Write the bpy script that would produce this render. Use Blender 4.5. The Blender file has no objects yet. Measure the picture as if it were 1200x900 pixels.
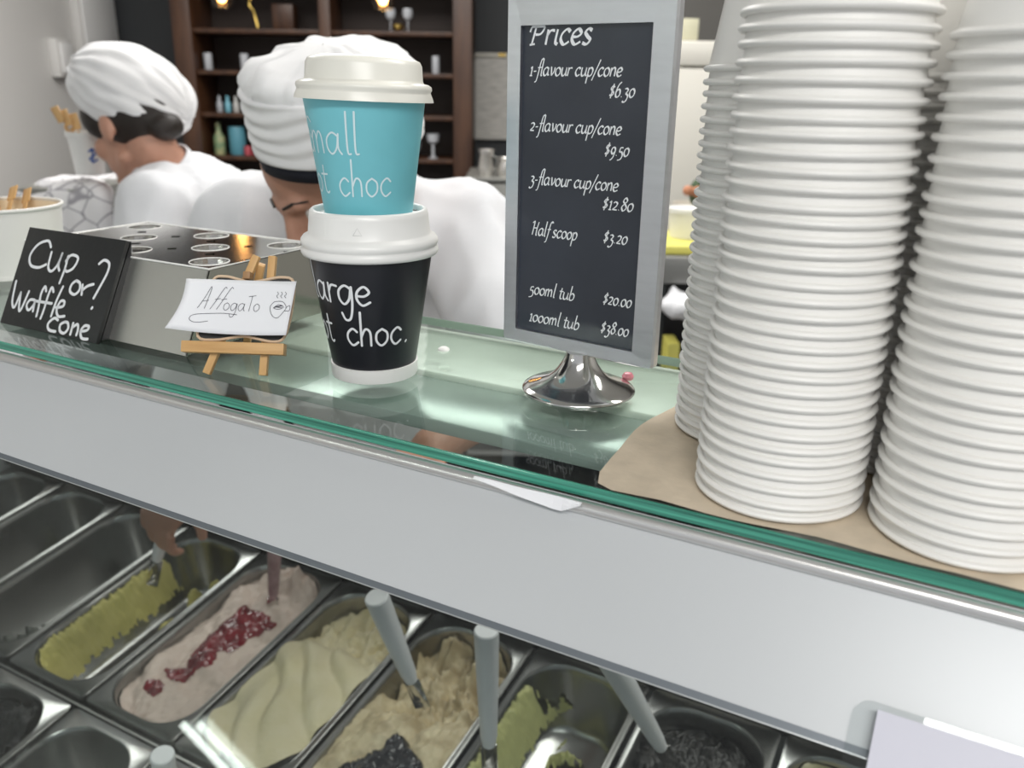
import bpy, bmesh, math, random
from mathutils import Vector, Matrix, noise, Euler
random.seed(7)
D = bpy.data
S = bpy.context.scene
COL = S.collection
V = Vector
pi = math.pi
R_ = math.radians

# ------------------------------------------------------------------ camera
CX, CY, CZ = V((.87743, .47942, .01655)), V((-.17246, .28306, .94347)), V((.44763, -.83068, .33104))
cam = D.objects.new('camera', D.cameras.new('camera'))
COL.objects.link(cam)
mw = Matrix.Identity(4)
for i, a in enumerate((CX, CY, CZ)):
    for j in range(3): mw[j][i] = a[j]
mw[0][3], mw[1][3], mw[2][3] = 0, 0, 1.593
cam.matrix_world = mw
cam.data.sensor_width = 36; cam.data.lens = 30
cam.data.clip_start = .02
cam.data.dof.use_dof = True
cam.data.dof.focus_distance = .55
cam.data.dof.aperture_fstop = 9
S.camera = cam

# ------------------------------------------------------------------ view + world
S.view_settings.view_transform = 'Standard'
S.view_settings.look = 'None'
S.view_settings.gamma = 1
S.view_settings.use_curve_mapping = False
S.view_settings.exposure = 0.37
w = D.worlds.new('world'); S.world = w; w.use_nodes = True
bg = w.node_tree.nodes['Background']
bg.inputs[0].default_value = (.93, .96, 1, 1)
bg.inputs[1].default_value = 0.42

# room directions: F looks from the customer to the back wall, RT to the right
F = V((-.474, .880, 0)); F.normalize()
RT = V((F.y, -F.x, 0))
ROT = math.atan2(RT.y, RT.x)
def fr(f, r, z): return F * f + RT * r + V((0, 0, z))

def area(name, loc, size, power, color=(1, 1, 1), rot=(0, 0, 0)):
    l = D.lights.new(name, 'AREA'); l.shape = 'RECTANGLE'; l.size, l.size_y = size
    l.energy = power; l.color = color
    o = D.objects.new(name, l); COL.objects.link(o); o.location = loc; o.rotation_euler = rot
    return o
# unseen area lamps set at ceiling height to light the room
area('ceiling_light_kitchen', fr(2.9, -.6, 2.9), (2.4, 1.0), 55, (1, .98, .95), (0, 0, ROT))
area('ceiling_light_counter', fr(1.0, 1.2, 2.9), (1.6, .6), 22, (1, .97, .92), (0, 0, ROT))
area('ceiling_light_customer', (1.0, -1.25, 2.9), (1.8, .6), 48, (1, .98, .95), (0, 0, 0))

# ------------------------------------------------------------------ materials
MATS = {}
def mat(name, col, rough=.5, metal=0., bump=0., bscale=40., var=0., vscale=8., spec=.5, coat=0., sss=0., stretch=None, col2=None, trans=0., emit=None):
    if name in MATS: return MATS[name]
    m = D.materials.new(name); m.use_nodes = True
    nt = m.node_tree; b = nt.nodes['Principled BSDF']
    b.inputs['Base Color'].default_value = (*col, 1)
    b.inputs['Roughness'].default_value = rough
    b.inputs['Metallic'].default_value = metal
    b.inputs['Specular IOR Level'].default_value = spec
    b.inputs['Coat Weight'].default_value = coat
    b.inputs['Transmission Weight'].default_value = trans
    if sss:
        b.inputs['Subsurface Weight'].default_value = sss
        b.inputs['Subsurface Radius'].default_value = (.012, .005, .003)
        b.inputs['Subsurface Scale'].default_value = 1
    if emit:
        b.inputs['Emission Color'].default_value = (*emit[0], 1); b.inputs['Emission Strength'].default_value = emit[1]
    tc = nt.nodes.new('ShaderNodeTexCoord'); mp = nt.nodes.new('ShaderNodeMapping')
    nt.links.new(tc.outputs['Object'], mp.inputs[0])
    if stretch: mp.inputs['Scale'].default_value = stretch
    if var or col2:
        n = nt.nodes.new('ShaderNodeTexNoise'); n.inputs['Scale'].default_value = vscale; n.inputs['Detail'].default_value = 5
        nt.links.new(mp.outputs[0], n.inputs['Vector'])
        r = nt.nodes.new('ShaderNodeValToRGB')
        c2 = col2 if col2 else tuple(c * (1 - var) for c in col)
        r.color_ramp.elements[0].position = .35; r.color_ramp.elements[1].position = .65
        r.color_ramp.elements[0].color = (*c2, 1); r.color_ramp.elements[1].color = (*col, 1)
        nt.links.new(n.outputs[0], r.inputs[0]); nt.links.new(r.outputs[0], b.inputs['Base Color'])
    if bump:
        n2 = nt.nodes.new('ShaderNodeTexNoise'); n2.inputs['Scale'].default_value = bscale; n2.inputs['Detail'].default_value = 4
        nt.links.new(mp.outputs[0], n2.inputs['Vector'])
        bp = nt.nodes.new('ShaderNodeBump'); bp.inputs['Strength'].default_value = bump; bp.inputs['Distance'].default_value = .002
        nt.links.new(n2.outputs[0], bp.inputs['Height']); nt.links.new(bp.outputs[0], b.inputs['Normal'])
    MATS[name] = m
    return m
def glass_mat(name, tint, k=.94):
    """thin architectural glass: clear with a Schlick reflection"""
    m = D.materials.new(name); m.use_nodes = True; nt = m.node_tree
    nt.nodes.remove(nt.nodes['Principled BSDF'])
    out = nt.nodes['Material Output']
    lw = nt.nodes.new('ShaderNodeLayerWeight'); lw.inputs[0].default_value = .5
    p = nt.nodes.new('ShaderNodeMath'); p.operation = 'POWER'; p.inputs[1].default_value = 5
    mu = nt.nodes.new('ShaderNodeMath'); mu.operation = 'MULTIPLY_ADD'; mu.inputs[1].default_value = k; mu.inputs[2].default_value = .04
    tr = nt.nodes.new('ShaderNodeBsdfTransparent'); tr.inputs[0].default_value = (*tint, 1)
    gl = nt.nodes.new('ShaderNodeBsdfGlossy'); gl.inputs['Roughness'].default_value = 0.0
    mx = nt.nodes.new('ShaderNodeMixShader')
    nt.links.new(lw.outputs['Facing'], p.inputs[0]); nt.links.new(p.outputs[0], mu.inputs[0])
    nt.links.new(mu.outputs[0], mx.inputs[0]); nt.links.new(tr.outputs[0], mx.inputs[1]); nt.links.new(gl.outputs[0], mx.inputs[2])
    nt.links.new(mx.outputs[0], out.inputs[0])
    MATS[name] = m
    return m

M_paper = mat('white_card_stock', (.82, .81, .78), .38, spec=.5)
M_lid = mat('white_lid_plastic', (.82, .82, .80), .3)
M_lid2 = mat('cream_lid_plastic', (.80, .79, .72), .3)
M_teal = mat('teal_card', (.20, .60, .68), .45, var=.06, vscale=30)
M_black = mat('black_card', (.012, .013, .018), .4)
M_ink = mat('white_marker_ink', (.82, .84, .86), .5)
M_steel = mat('brushed_steel', (.64, .65, .68), .40, 1, bump=.15, bscale=12, stretch=(1, 1, 6), var=.06, vscale=30)
M_steel_sm = mat('polished_steel', (.66, .65, .63), .12, 1)
M_pan = mat('stainless_pan', (.38, .38, .37), .26, 1, bump=.08, bscale=60, var=.1)
M_rail = mat('aluminium_rail', (.72, .71, .70), .32, .85, stretch=(60, 1, 1), bump=.05)
M_fascia = mat('satin_white_fascia', (.54, .56, .575), .36, .12, bump=.03, bscale=6)
M_spacer = mat('grey_spacer', (.16, .18, .20), .4, .4)
M_spacer2 = mat('bright_seal', (.55, .57, .57), .3, .6)
M_deck = mat('satin_deck_panel', (.45, .52, .49), .25, .3, var=.08, vscale=10)
M_edge = mat('green_glass_edge', (.07, .38, .27), .15, 0, stretch=(3, 1, 300), col2=(.012, .12, .085), vscale=2, coat=.5)
M_glass = glass_mat('shelf_glass', (.93, .97, .95))
M_fglass = glass_mat('front_glass', (.80, .83, .82), .8)
M_clear = glass_mat('clear_acrylic', (.95, .96, .96), .6)
M_kraft = mat('kraft_paper', (.66, .56, .43), .8, bump=.3, bscale=150, var=.12, vscale=60)
M_pine = mat('pine_wood', (.72, .46, .20), .5, stretch=(60, 60, 6), col2=(.55, .31, .12), vscale=2, bump=.1)
M_knob = mat('brown_wood', (.36, .2, .09), .5)
M_white_paper = mat('white_paper', (.84, .85, .88), .7)
M_pen = mat('black_pen', (.04, .04, .06), .6)
M_board = mat('blackboard', (.014, .015, .015), .5, bump=.1, bscale=200)
M_poster = mat('dark_poster', (.035, .042, .058), .12, bump=.05, bscale=6, var=.3, vscale=12)
M_cotton = mat('white_cotton', (.86, .86, .87), .85, bump=.25, bscale=25)
M_coat = mat('white_coat_cloth', (.84, .85, .88), .85, bump=.3, bscale=14)
M_skin = mat('skin', (.56, .30, .21), .5, sss=.1, var=.1, vscale=20)
M_hair = mat('dark_hair', (.018, .012, .009), .45, stretch=(4, 4, 40), bump=.4, bscale=30)
M_navy = mat('navy_band', (.01, .012, .022), .8)
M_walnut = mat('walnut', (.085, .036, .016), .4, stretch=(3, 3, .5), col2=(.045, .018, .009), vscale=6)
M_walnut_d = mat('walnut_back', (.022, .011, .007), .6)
M_wall = mat('white_wall_paint', (.62, .61, .59), .6)
M_char = mat('charcoal_paint', (.030, .033, .036), .6)
M_floor = mat('floor_tile', (.25, .24, .22), .4)
M_ceil = mat('ceiling_paint', (.75, .75, .74), .8)
M_dark = mat('dark_interior', (.03, .035, .035), .5)
M_body = mat('cabinet_body', (.55, .56, .57), .4)
M_blackplastic = mat('black_plastic', (.012, .012, .014), .45)  # plain black for plinth, shoes, cords and other black parts
M_spat = mat('white_spatula_plastic', (.86, .87, .90), .4)
M_glassy = mat('clear_glassware', (.55, .58, .6), .1, 0, spec=.8, trans=.6)
M_brass = mat('brass', (.6, .42, .12), .25, 1)

# ------------------------------------------------------------------ mesh helpers
def link(name, me, m=None, parent=None, smooth=False, stuff=False):
    o = D.objects.new(name, me); COL.objects.link(o)
    if m: me.materials.append(m)
    if smooth: me.polygons.foreach_set('use_smooth', [True] * len(me.polygons))
    if parent: o.parent = parent
    if stuff: o['kind'] = 'stuff'
    return o
def mesh(name, vs, fs, m=None, parent=None, smooth=False):
    me = D.meshes.new(name); me.from_pydata([tuple(v) for v in vs], [], fs); me.update()
    return link(name, me, m, parent, smooth)
def fin(name, bm, m=None, parent=None, smooth=False, angle=None):
    bmesh.ops.recalc_face_normals(bm, faces=bm.faces)
    me = D.meshes.new(name); bm.to_mesh(me); bm.free()
    o = link(name, me, m, parent, smooth or angle is not None)
    if angle is not None: me.set_sharp_from_angle(angle=R_(angle))
    return o
def tag(o, label, cat=None, group=None, kind=None):
    o['label'] = label
    if cat: o['category'] = cat
    if group: o['group'] = group
    if kind: o['kind'] = kind
    return o
def thing(name, label, cat, loc=(0, 0, 0), rz=0, group=None):
    o = D.objects.new(name, None); COL.objects.link(o); o.empty_display_size = .02
    o.location = loc; o.rotation_euler = (0, 0, rz)
    return tag(o, label, cat, group)
def box(bm, c, s, rot=None, bev=0, seg=2):
    """box of centre c and full size s, optional 3x3 rotation, bevelled edges"""
    t = bmesh.new()
    bmesh.ops.create_cube(t, size=1)
    bmesh.ops.scale(t, vec=s, verts=t.verts)
    if bev: bmesh.ops.bevel(t, geom=t.edges[:], offset=bev, segments=seg, affect='EDGES', profile=.5)
    mt = Matrix.Translation(c) @ (rot.to_4x4() if rot else Matrix.Identity(4))
    bmesh.ops.transform(t, matrix=mt, verts=t.verts)
    me = D.meshes.new('t'); t.to_mesh(me); t.free(); bm.from_mesh(me); D.meshes.remove(me)
def boxo(name, c, s, m, parent=None, rot=None, bev=.0, seg=2):
    bm = bmesh.new(); box(bm, (0, 0, 0), s, None, bev, seg)
    o = fin(name, bm, m, parent, angle=40 if bev else None)
    o.location = c
    if rot is not None: o.rotation_euler = rot.to_euler() if isinstance(rot, Matrix) else rot
    return o
def lathe_data(prof, seg=48, a0=0, a1=2 * pi):
    full = abs(a1 - a0 - 2 * pi) < 1e-6
    n = seg if full else seg + 1
    vs, fs = [], []
    for (r, z) in prof:
        for i in range(n):
            a = a0 + (a1 - a0) * i / seg
            vs.append((r * math.cos(a), r * math.sin(a), z))
    for j in range(len(prof) - 1):
        for i in range(seg):
            i2 = (i + 1) % n
            fs.append((j * n + i, j * n + i2, (j + 1) * n + i2, (j + 1) * n + i))
    return vs, fs
def lathe(name, prof, m, parent=None, seg=48, smooth=True, angle=35, M4=None):
    vs, fs = lathe_data(prof, seg)
    bm = bmesh.new(); bv = [bm.verts.new(v) for v in vs]
    for f in fs: bm.faces.new([bv[i] for i in f])
    bmesh.ops.remove_doubles(bm, verts=bm.verts, dist=1e-6)
    if M4: bmesh.ops.transform(bm, matrix=M4, verts=bm.verts)
    return fin(name, bm, m, parent, angle=angle)
def tube(bm, pts, rad, seg=10, cap=True):
    pts = [V(p) for p in pts]; n = len(pts)
    rad = rad if isinstance(rad, (list, tuple)) else [rad] * n
    t0 = (pts[1] - pts[0]).normalized()
    up = V((0, 0, 1)) if abs(t0.z) < .9 else V((1, 0, 0))
    x = t0.cross(up).normalized(); rings = []
    for i, p in enumerate(pts):
        t = (pts[min(i + 1, n - 1)] - pts[max(i - 1, 0)]).normalized()
        x = (x - t * x.dot(t)).normalized(); y = t.cross(x)
        rings.append([bm.verts.new(p + (x * math.cos(2 * pi * k / seg) + y * math.sin(2 * pi * k / seg)) * rad[i]) for k in range(seg)])
    for a, b in zip(rings, rings[1:]):
        for k in range(seg): bm.faces.new((a[k], a[(k + 1) % seg], b[(k + 1) % seg], b[k]))
    if cap: bm.faces.new(rings[0][::-1]); bm.faces.new(rings[-1])
def tubeo(name, pts, rad, m, parent=None, seg=10):
    bm = bmesh.new(); tube(bm, pts, rad, seg); return fin(name, bm, m, parent, angle=50)
def smoothc(pts, sub=6, closed=False):
    """Catmull-Rom through 2D or 3D points"""
    P = [V(p) for p in pts]; n = len(P); out = []
    if n < 3: 
        return [P[0].lerp(P[1], i / 4) for i in range(5)] if n == 2 else P
    rng = n if closed else n - 1
    for i in range(rng):
        if closed: a, b, c, d = P[i - 1], P[i], P[(i + 1) % n], P[(i + 2) % n]
        else: a, b, c, d = P[max(i - 1, 0)], P[i], P[i + 1], P[min(i + 2, n - 1)]
        for k in range(sub):
            t = k / sub
            out.append(.5 * ((2 * b) + (c - a) * t + (2 * a - 5 * b + 4 * c - d) * t * t + (3 * b - a - 3 * c + d) * t ** 3))
    if not closed: out.append(P[-1])
    return out
def frame(z, x=None):
    """3x3 rotation whose Z is z and X close to x"""
    z = V(z).normalized(); x = V(x) if x is not None else (V((1, 0, 0)) if abs(z.x) < .9 else V((0, 1, 0)))
    x = (x - z * x.dot(z)).normalized(); y = z.cross(x)
    return Matrix((x, y, z)).transposed()

# ------------------------------------------------------------------ stroke lettering
def _bowl(): return [(.85, .85), (.5, 1), (.12, .7), (.12, .25), (.42, 0), (.75, .3), (.88, .9)]
G = {
 'a': (1.15, [_bowl(), [(.9, .95), (.86, .3), (1.05, .02)]]),
 'b': (1.02, [[(.2, 2), (.14, .1)], [(.15, .55), (.45, .98), (.82, .75), (.8, .25), (.45, 0), (.15, .12)]]),
 'c': (.95, [[(.82, .82), (.52, 1), (.15, .7), (.13, .3), (.45, 0), (.85, .2)]]),
 'e': (.98, [[(.15, .5), (.55, .5), (.82, .72), (.52, 1), (.15, .72), (.13, .3), (.45, 0), (.88, .18)]]),
 'f': (.68, [[(.95, 1.85), (.72, 2.02), (.48, 1.65), (.36, .3), (.22, -.6), (-.05, -.78)], [(.12, .95), (.75, 1.0)]]),
 'g': (1.1, [_bowl(), [(.9, .95), (.92, .0), (.75, -.75), (.4, -.85), (.18, -.5)]]),
 'h': (1.05, [[(.18, 2), (.13, 0)], [(.14, .5), (.45, 1), (.76, .8), (.8, .02)]]),
 'i': (.5, [[(.2, 1), (.18, .2), (.4, .02)], [(.25, 1.42), (.28, 1.5)]]),
 'l': (.5, [[(.24, 2), (.2, .2), (.4, .02)]]),
 'm': (1.45, [[(.13, 1), (.12, 0)], [(.12, .6), (.38, 1), (.6, .8), (.62, 0)], [(.62, .6), (.9, 1), (1.13, .8), (1.2, .02)]]),
 'n': (1.02, [[(.13, 1), (.12, 0)], [(.12, .55), (.45, 1), (.75, .8), (.8, .02)]]),
 'o': (1.05, [[(.5, 1), (.15, .75), (.13, .28), (.47, 0), (.85, .28), (.85, .75), (.5, 1)]]),
 'p': (1.05, [[(.18, 1), (.1, -.85)], [(.16, .7), (.5, 1), (.85, .72), (.78, .22), (.45, 0), (.14, .15)]]),
 'r': (.75, [[(.13, 1), (.12, 0)], [(.12, .55), (.35, .92), (.72, .92)]]),
 's': (.85, [[(.7, .88), (.4, 1), (.18, .78), (.4, .52), (.68, .28), (.45, 0), (.08, .1)]]),
 't': (.72, [[(.35, 1.5), (.3, .25), (.5, 0), (.68, .08)], [(.02, 1.02), (.7, 1.04)]]),
 'u': (1.1, [[(.13, 1), (.14, .3), (.42, 0), (.75, .3), (.85, 1)], [(.85, 1), (.86, .25), (1.02, .02)]]),
 'v': (.95, [[(.1, 1), (.2, .9), (.42, .02)], [(.42, .02), (.75, .5), (.82, 1)]]),
 'S': (1.2, [[(1.05, 1.55), (.65, 1.8), (.2, 1.45), (.5, 1), (.95, .6), (.65, .03), (.08, .25)]]),
 'P': (1.35, [[(.38, 1.40), (.3, .7), (.22, .02)], [(.05, .0), (.5, .06)], [(-.12, .85), (.0, 1.2), (.4, 1.50), (.95, 1.42), (1.1, 1.1), (.85, .72), (.4, .68)]]),
 'C': (1.6, [[(1.25, 1.65), (1.0, 1.95), (.5, 1.7), (.12, .9), (.35, .1), (.85, .02), (1.25, .5)]]),
 'W': (1.6, [[(.1, 1.7), (.22, .1), (.6, .9)], [(.6, .9), (.8, .05), (1.35, 1.55)]]),
 'H': (1.5, [[(.05, 1.6), (.3, 1.8), (.42, 1.7), (.35, .02)], [(.4, .95), (1.15, .98)], [(1.25, 1.8), (1.1, .9), (1.12, .1), (1.3, .02)]]),
 'A': (1.5, [[(.0, .02), (.5, 1.4), (.75, 1.95), (.85, 1.75), (.8, .9), (.85, .0)], [(.15, .62), (.95, .75)]]),
 'F': (.8, [[(.95, 1.85), (.7, 1.95), (.45, 1.4), (.12, .0)], [(.1, .85), (.7, .95)]]),
 'T': (.85, [[(.5, 1.55), (.4, .05)], [(.05, 1.5), (.95, 1.6)]]),
 '0': (1.0, [[(.5, 1), (.15, .75), (.13, .28), (.47, 0), (.82, .28), (.82, .75), (.5, 1)]]),
 '1': (.62, [[(.1, .85), (.32, 1), (.32, .02)], [(.1, .0), (.55, .0)]]),
 '2': (.92, [[(.1, .85), (.35, 1), (.68, .85), (.6, .5), (.1, .05)], [(.1, .05), (.8, .04)]]),
 '3': (.9, [[(.12, .92), (.4, 1), (.65, .78), (.35, .42)], [(.35, .42), (.75, .2), (.68, -.3), (.35, -.55), (.05, -.42)]]),
 '5': (.9, [[(.7, 1), (.25, .95), (.18, .45)], [(.18, .45), (.55, .48), (.78, .1), (.6, -.35), (.1, -.5)]]),
 '6': (1.0, [[(.75, 1.7), (.4, 1.4), (.15, .7), (.2, .15), (.5, 0), (.82, .3), (.75, .75), (.45, .88), (.18, .6)]]),
 '8': (1.0, [[(.5, .9), (.2, 1.2), (.48, 1.6), (.78, 1.25), (.5, .9), (.14, .45), (.45, 0), (.85, .4), (.5, .9)]]),
 '9': (.98, [[(.82, .6), (.5, .2), (.18, .5), (.3, .92), (.65, .95), (.82, .6), (.65, -.2), (.25, -.55)]]),
 '$': (.95, [[(.72, 1.1), (.42, 1.25), (.18, .98), (.42, .72), (.7, .45), (.45, .15), (.1, .25)], [(.5, 1.5), (.36, -.15)]]),
 '-': (.6, [[(.08, .5), (.52, .55)]]),
 '/': (.7, [[(-.05, -.5), (.75, 1.9)]]),
 '.': (.42, [[(.16, .03), (.22, .09)]]),
 '?': (1.1, [[(.1, 1.75), (.4, 2.0), (.75, 1.85), (.7, 1.3), (.4, .75), (.32, .4)], [(.2, -.02), (.25, .03)]]),
 ' ': (.55, []),
}
def layout(text, adv_k=1.):
    """strokes in units of the x-height, plus the width"""
    x = 0; out = []
    for ch in text:
        a, st = G[ch]
        for s in st: out.append([V((p[0] + x, p[1])) for p in s])
        x += a * adv_k
    return out, x
def ink(name, strokes, wd, mapf, m, parent=None, nib=None, lift=.00025, raw=False):
    """flat pen strokes of width wd laid on the surface mapf(u, v) -> (point, normal)"""
    vs, fs = [], []
    def put(u, v):
        p, n = mapf(u, v); vs.append(p + n * lift); return len(vs) - 1
    for s in strokes:
        pts = s if raw else smoothc(s, 6)
        n = len(pts); rows = []
        for i, p in enumerate(pts):
            t = pts[min(i + 1, n - 1)] - pts[max(i - 1, 0)]
            if t.length < 1e-9: t = V((1, 0))
            t.normalize(); nn = V((-t.y, t.x))
            hw = wd / 2
            if nib is not None:
                nb = V((math.cos(nib), math.sin(nib))); hw = max(.25 * wd, abs(nn.dot(nb)) * wd * .5)
            a = p + nn * hw; b = p - nn * hw
            rows.append((put(a.x, a.y), put(b.x, b.y)))
        for (a, b), (c, d) in zip(rows, rows[1:]): fs.append((a, b, d, c))
        if nib is None:
            for e, sg in ((0, -1), (n - 1, 1)):
                p = pts[e]; t = (pts[1] - pts[0]) if e == 0 else (pts[-1] - pts[-2])
                if t.length < 1e-9: t = V((1, 0))
                ang = math.atan2(t.y, t.x) + (pi if e == 0 else 0)
                c = put(p.x, p.y); ring = [put(p.x + wd / 2 * math.cos(ang - pi / 2 + pi * k / 6), p.y + wd / 2 * math.sin(ang - pi / 2 + pi * k / 6)) for k in range(7)]
                for k in range(6): fs.append((c, ring[k], ring[k + 1]))
    return mesh(name, vs, fs, m, parent)
def place(strokes, sx, sy, dx, dy, shear=0., rot=0.):
    out = []
    c, s_ = math.cos(rot), math.sin(rot)
    for s in strokes:
        o = []
        for p in smoothc(s, 6):
            x, y = p.x * sx + p.y * sy * shear, p.y * sy
            o.append(V((dx + x * c - y * s_, dy + x * s_ + y * c)))
        out.append(o)
    return out

# ================================================================== ROOM
def struct(name, c, s, m, rz=ROT):
    o = boxo(name, c, s, m); o.rotation_euler = (0, 0, rz); o['kind'] = 'structure'; return o
struct('floor', fr(2.2, .2, -.03), (6.0, 6.6, .06), M_floor)
struct('ceiling', fr(1.6, .2, 3.03), (6.0, 7.8, .06), M_ceil)
struct('wall_back', fr(5.25, .2, 1.5), (6.0, .1, 3.0), M_char)
struct('wall_left', fr(2.2, -2.35, 1.5), (.1, 6.2, 3.0), M_wall)
struct('wall_right', fr(2.2, 2.95, 1.5), (.1, 6.2, 3.0), M_wall)
struct('baseboard_back', fr(5.19, .2, .05), (5.4, .02, .1), M_blackplastic)

# ================================================================== DISPLAY CASE
GZ = 1.40
case = thing('display_case', 'stainless gelato display case with a slanted white fascia and glass top shelf', 'display case', (0, 0, 0))
X0, X1 = -1.80, 1.0
XC, XL = (X0 + X1) / 2, X1 - X0
bm = bmesh.new(); box(bm, (XC, .484, GZ - .0035), (XL, .234, .007)); fin('glass_shelf', bm, M_glass, case)
bm = bmesh.new(); box(bm, (XC, .3675, GZ - .0037), (XL, .0018, .0062), bev=.0005); fin('glass_edge', bm, M_edge, case)
bm = bmesh.new(); box(bm, (XC, .6012, GZ - .0035), (XL, .0008, .0066)); fin('rear_edge', bm, mat('pale_edge', (.42, .52, .45), .2), case)
boxo('rear_deck', (XC, .555, GZ - .0150), (XL, .106, .009), mat('pale_deck', (.82, .86, .79), .3, var=.05, vscale=6), case, bev=.0035, seg=4)
boxo('front_deck', (XC, .4665, GZ - .0185), (XL, .071, .009), M_deck, case, bev=.001)
bm = bmesh.new(); tube(bm, [(X0, .3645, GZ - .0115), (X1, .3645, GZ - .0115)], .0037, 16); fin('front_rail', bm, M_rail, case, angle=40)
TH = R_(50); sd = V((0, -math.cos(TH), -math.sin(TH))); sn = V((0, -math.sin(TH), math.cos(TH)))
PO = V((0, .366, 1.388))
def slope(x, s, h=0.): return PO + V((x, 0, 0)) + sd * s + sn * h
RS = frame(sn, (1, 0, 0))
def slope_box(name, xa, xb, s0, s1, h0, h1, m, parent, bev=0):
    return boxo(name, slope((xa + xb) / 2, (s0 + s1) / 2, (h0 + h1) / 2), (xb - xa, s1 - s0, h1 - h0), m, parent, rot=RS, bev=bev)
slope_box('fascia_panel', X0, X1, -.004, .0688, -.006, 0, M_fascia, case)
slope_box('spacer_strip', X0, X1, .0688, .0722, -.006, -.0004, M_spacer, case)
slope_box('seal_strip', X0, X1, .0722, .0728, -.006, -.0002, M_spacer2, case)
slope_box('front_glass', X0, X1, .0728, .90, -.006, 0, M_fglass, case)
# cabinet below: front skirt, plinth, ends, well, rear ledge
boxo('front_skirt', (XC, -.235, .37), (XL, .03, .64), M_body, case, bev=.004)
boxo('plinth', (XC, .42, .05), (XL - .1, 1.2, .1), M_blackplastic, case)
boxo('well_floor', (XC, .43, .56), (XL, 1.3, .02), M_dark, case)
boxo('back_skirt', (XC, 1.075, .45), (XL, .03, .74), M_body, case, bev=.004)
boxo('rear_ledge', (XC, 1.035, .845), (XL, .09, .02), M_dark, case, bev=.003)
for x in (X0 - .012, X1 + .012):
    vs = [(x - .01, -.24, .1), (x - .01, 1.09, .1), (x - .01, 1.09, .85), (x - .01, .62, 1.38), (x - .01, .37, 1.38), (x - .01, -.24, .66)]
    vs += [(x + .01, y, z) for (_, y, z) in vs]
    mesh('end_panel', vs, [(0, 1, 2, 3, 4, 5), (11, 10, 9, 8, 7, 6)] + [(i, (i + 1) % 6, (i + 1) % 6 + 6, i + 6) for i in range(6)], M_body, case)
# tilted pan plane: z = .743 + .15 (y - .6)
TA = math.atan(.15)
def pz(y): return .743 + .15 * (y - .6)
for y in (.205, .595, .984):
    boxo('pan_support_bar', (XC, y, pz(y) - .013), (XL, .005, .012), M_pan, case, rot=Euler((TA, 0, 0)), bev=.001)
lathe('deck_bolt', [(0, .0028), (.0025, .0024), (.0042, .0012), (.0046, 0)], M_lid, case, 20).location = (-.3437, .5264, GZ)

# paper slip caught on the front rail
sl = thing('paper_slip', 'torn white paper slip hanging over the front rail below the price stand', 'paper', slope(-.19, -.004, .001))
vs, fs = [], []
for i in range(13):
    x = -.2159 + .0635 * i / 12
    wdt = .0004 + .0062 * min(1, i / 9) * (1 if i < 11 else (12 - i) / 2 + .05)
    for j in range(3): vs.append(V((x, .3600 - .0012 * j + .0003 * math.sin(i * .9), 1.3928 + .0006 * i / 12 - wdt * j / 2)) - sl.location)
for i in range(12):
    for j in range(2): fs.append((i * 3 + j, i * 3 + j + 1, i * 3 + j + 4, i * 3 + j + 3))
o = mesh('paper_strip', vs, fs, M_white_paper, sl); o.modifiers.new('s', 'SOLIDIFY').thickness = .0002

# price card in its clear holder on the fascia
hd = thing('card_holder', 'clear acrylic card holder stuck to the white fascia at lower right', 'card holder', slope(.04, .07, 0))
def rrect(w_, h_, r, n=6):
    out = []
    for cx, cy, a in ((w_ / 2 - r, h_ / 2 - r, 0), (-w_ / 2 + r, h_ / 2 - r, pi / 2), (-w_ / 2 + r, -h_ / 2 + r, pi), (w_ / 2 - r, -h_ / 2 + r, 1.5 * pi)):
        for k in range(n + 1): out.append((cx + r * math.cos(a + pi / 2 * k / n), cy + r * math.sin(a + pi / 2 * k / n)))
    return out
def prism(name, pts, h, m, parent):
    n = len(pts); vs = [(x, y, 0) for x, y in pts] + [(x, y, h) for x, y in pts]
    return mesh(name, vs, [tuple(range(n))[::-1], tuple(range(n, 2 * n))] + [(i, (i + 1) % n, (i + 1) % n + n, i + n) for i in range(n)], m, parent)
hp = prism('holder_plate', rrect(.104, .075, .008), .0015, M_clear, hd); hp.rotation_euler = RS.to_euler(); hp.location = slope(.0405, .087, .0005) - hd.location
pcd = boxo('price_card', slope(.048, .0905, .0058), (.1, .076, .0007), mat('lavender_card', (.60, .60, .68), .5), None, rot=RS)
tag(pcd, 'blank pale lavender card standing in the clear holder at lower right', 'card')

# ================================================================== COUNTER TOP THINGS
# --- kraft sheet under the paper cups
ks = thing('kraft_sheet', 'crumpled brown kraft paper sheet lying under the white cup stacks', 'paper', (-.05, .46, GZ))
poly = [(-.149, .3715), (-.156, .42), (-.158, .46), (-.151, .497), (-.14, .56), (-.13, .585), (.0, .59), (.2, .585), (.34, .58), (.35, .45), (.345, .3685), (.30, .3672), (.22, .3688), (.14, .3668), (.06, .3672), (.0, .3682), (-.04, .3705), (-.08, .3672), (-.115, .369)]
cx, cy = .08, .47; vs = []; fs = []; NP = len(poly); NR = 14
sub = [p for p in smoothc([(x, y) for x, y in poly], 3, True)]; NP = len(sub)
for j in range(NR + 1):
    t = j / NR
    for p in sub:
        x, y = cx + (p.x - cx) * t, cy + (p.y - cy) * t
        h = .0004 + .0010 * max(0, noise.noise(V((x * 22, y * 22, 3)))) * (1 if t > .5 else .3)
        vs.append(V((x + .05, y - .46, h)))
for j in range(NR):
    for i in range(NP):
        i2 = (i + 1) % NP; fs.append((j * NP + i, j * NP + i2, (j + 1) * NP + i2, (j + 1) * NP + i))
mesh('paper_sheet', vs, fs, M_kraft, ks, True)

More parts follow.
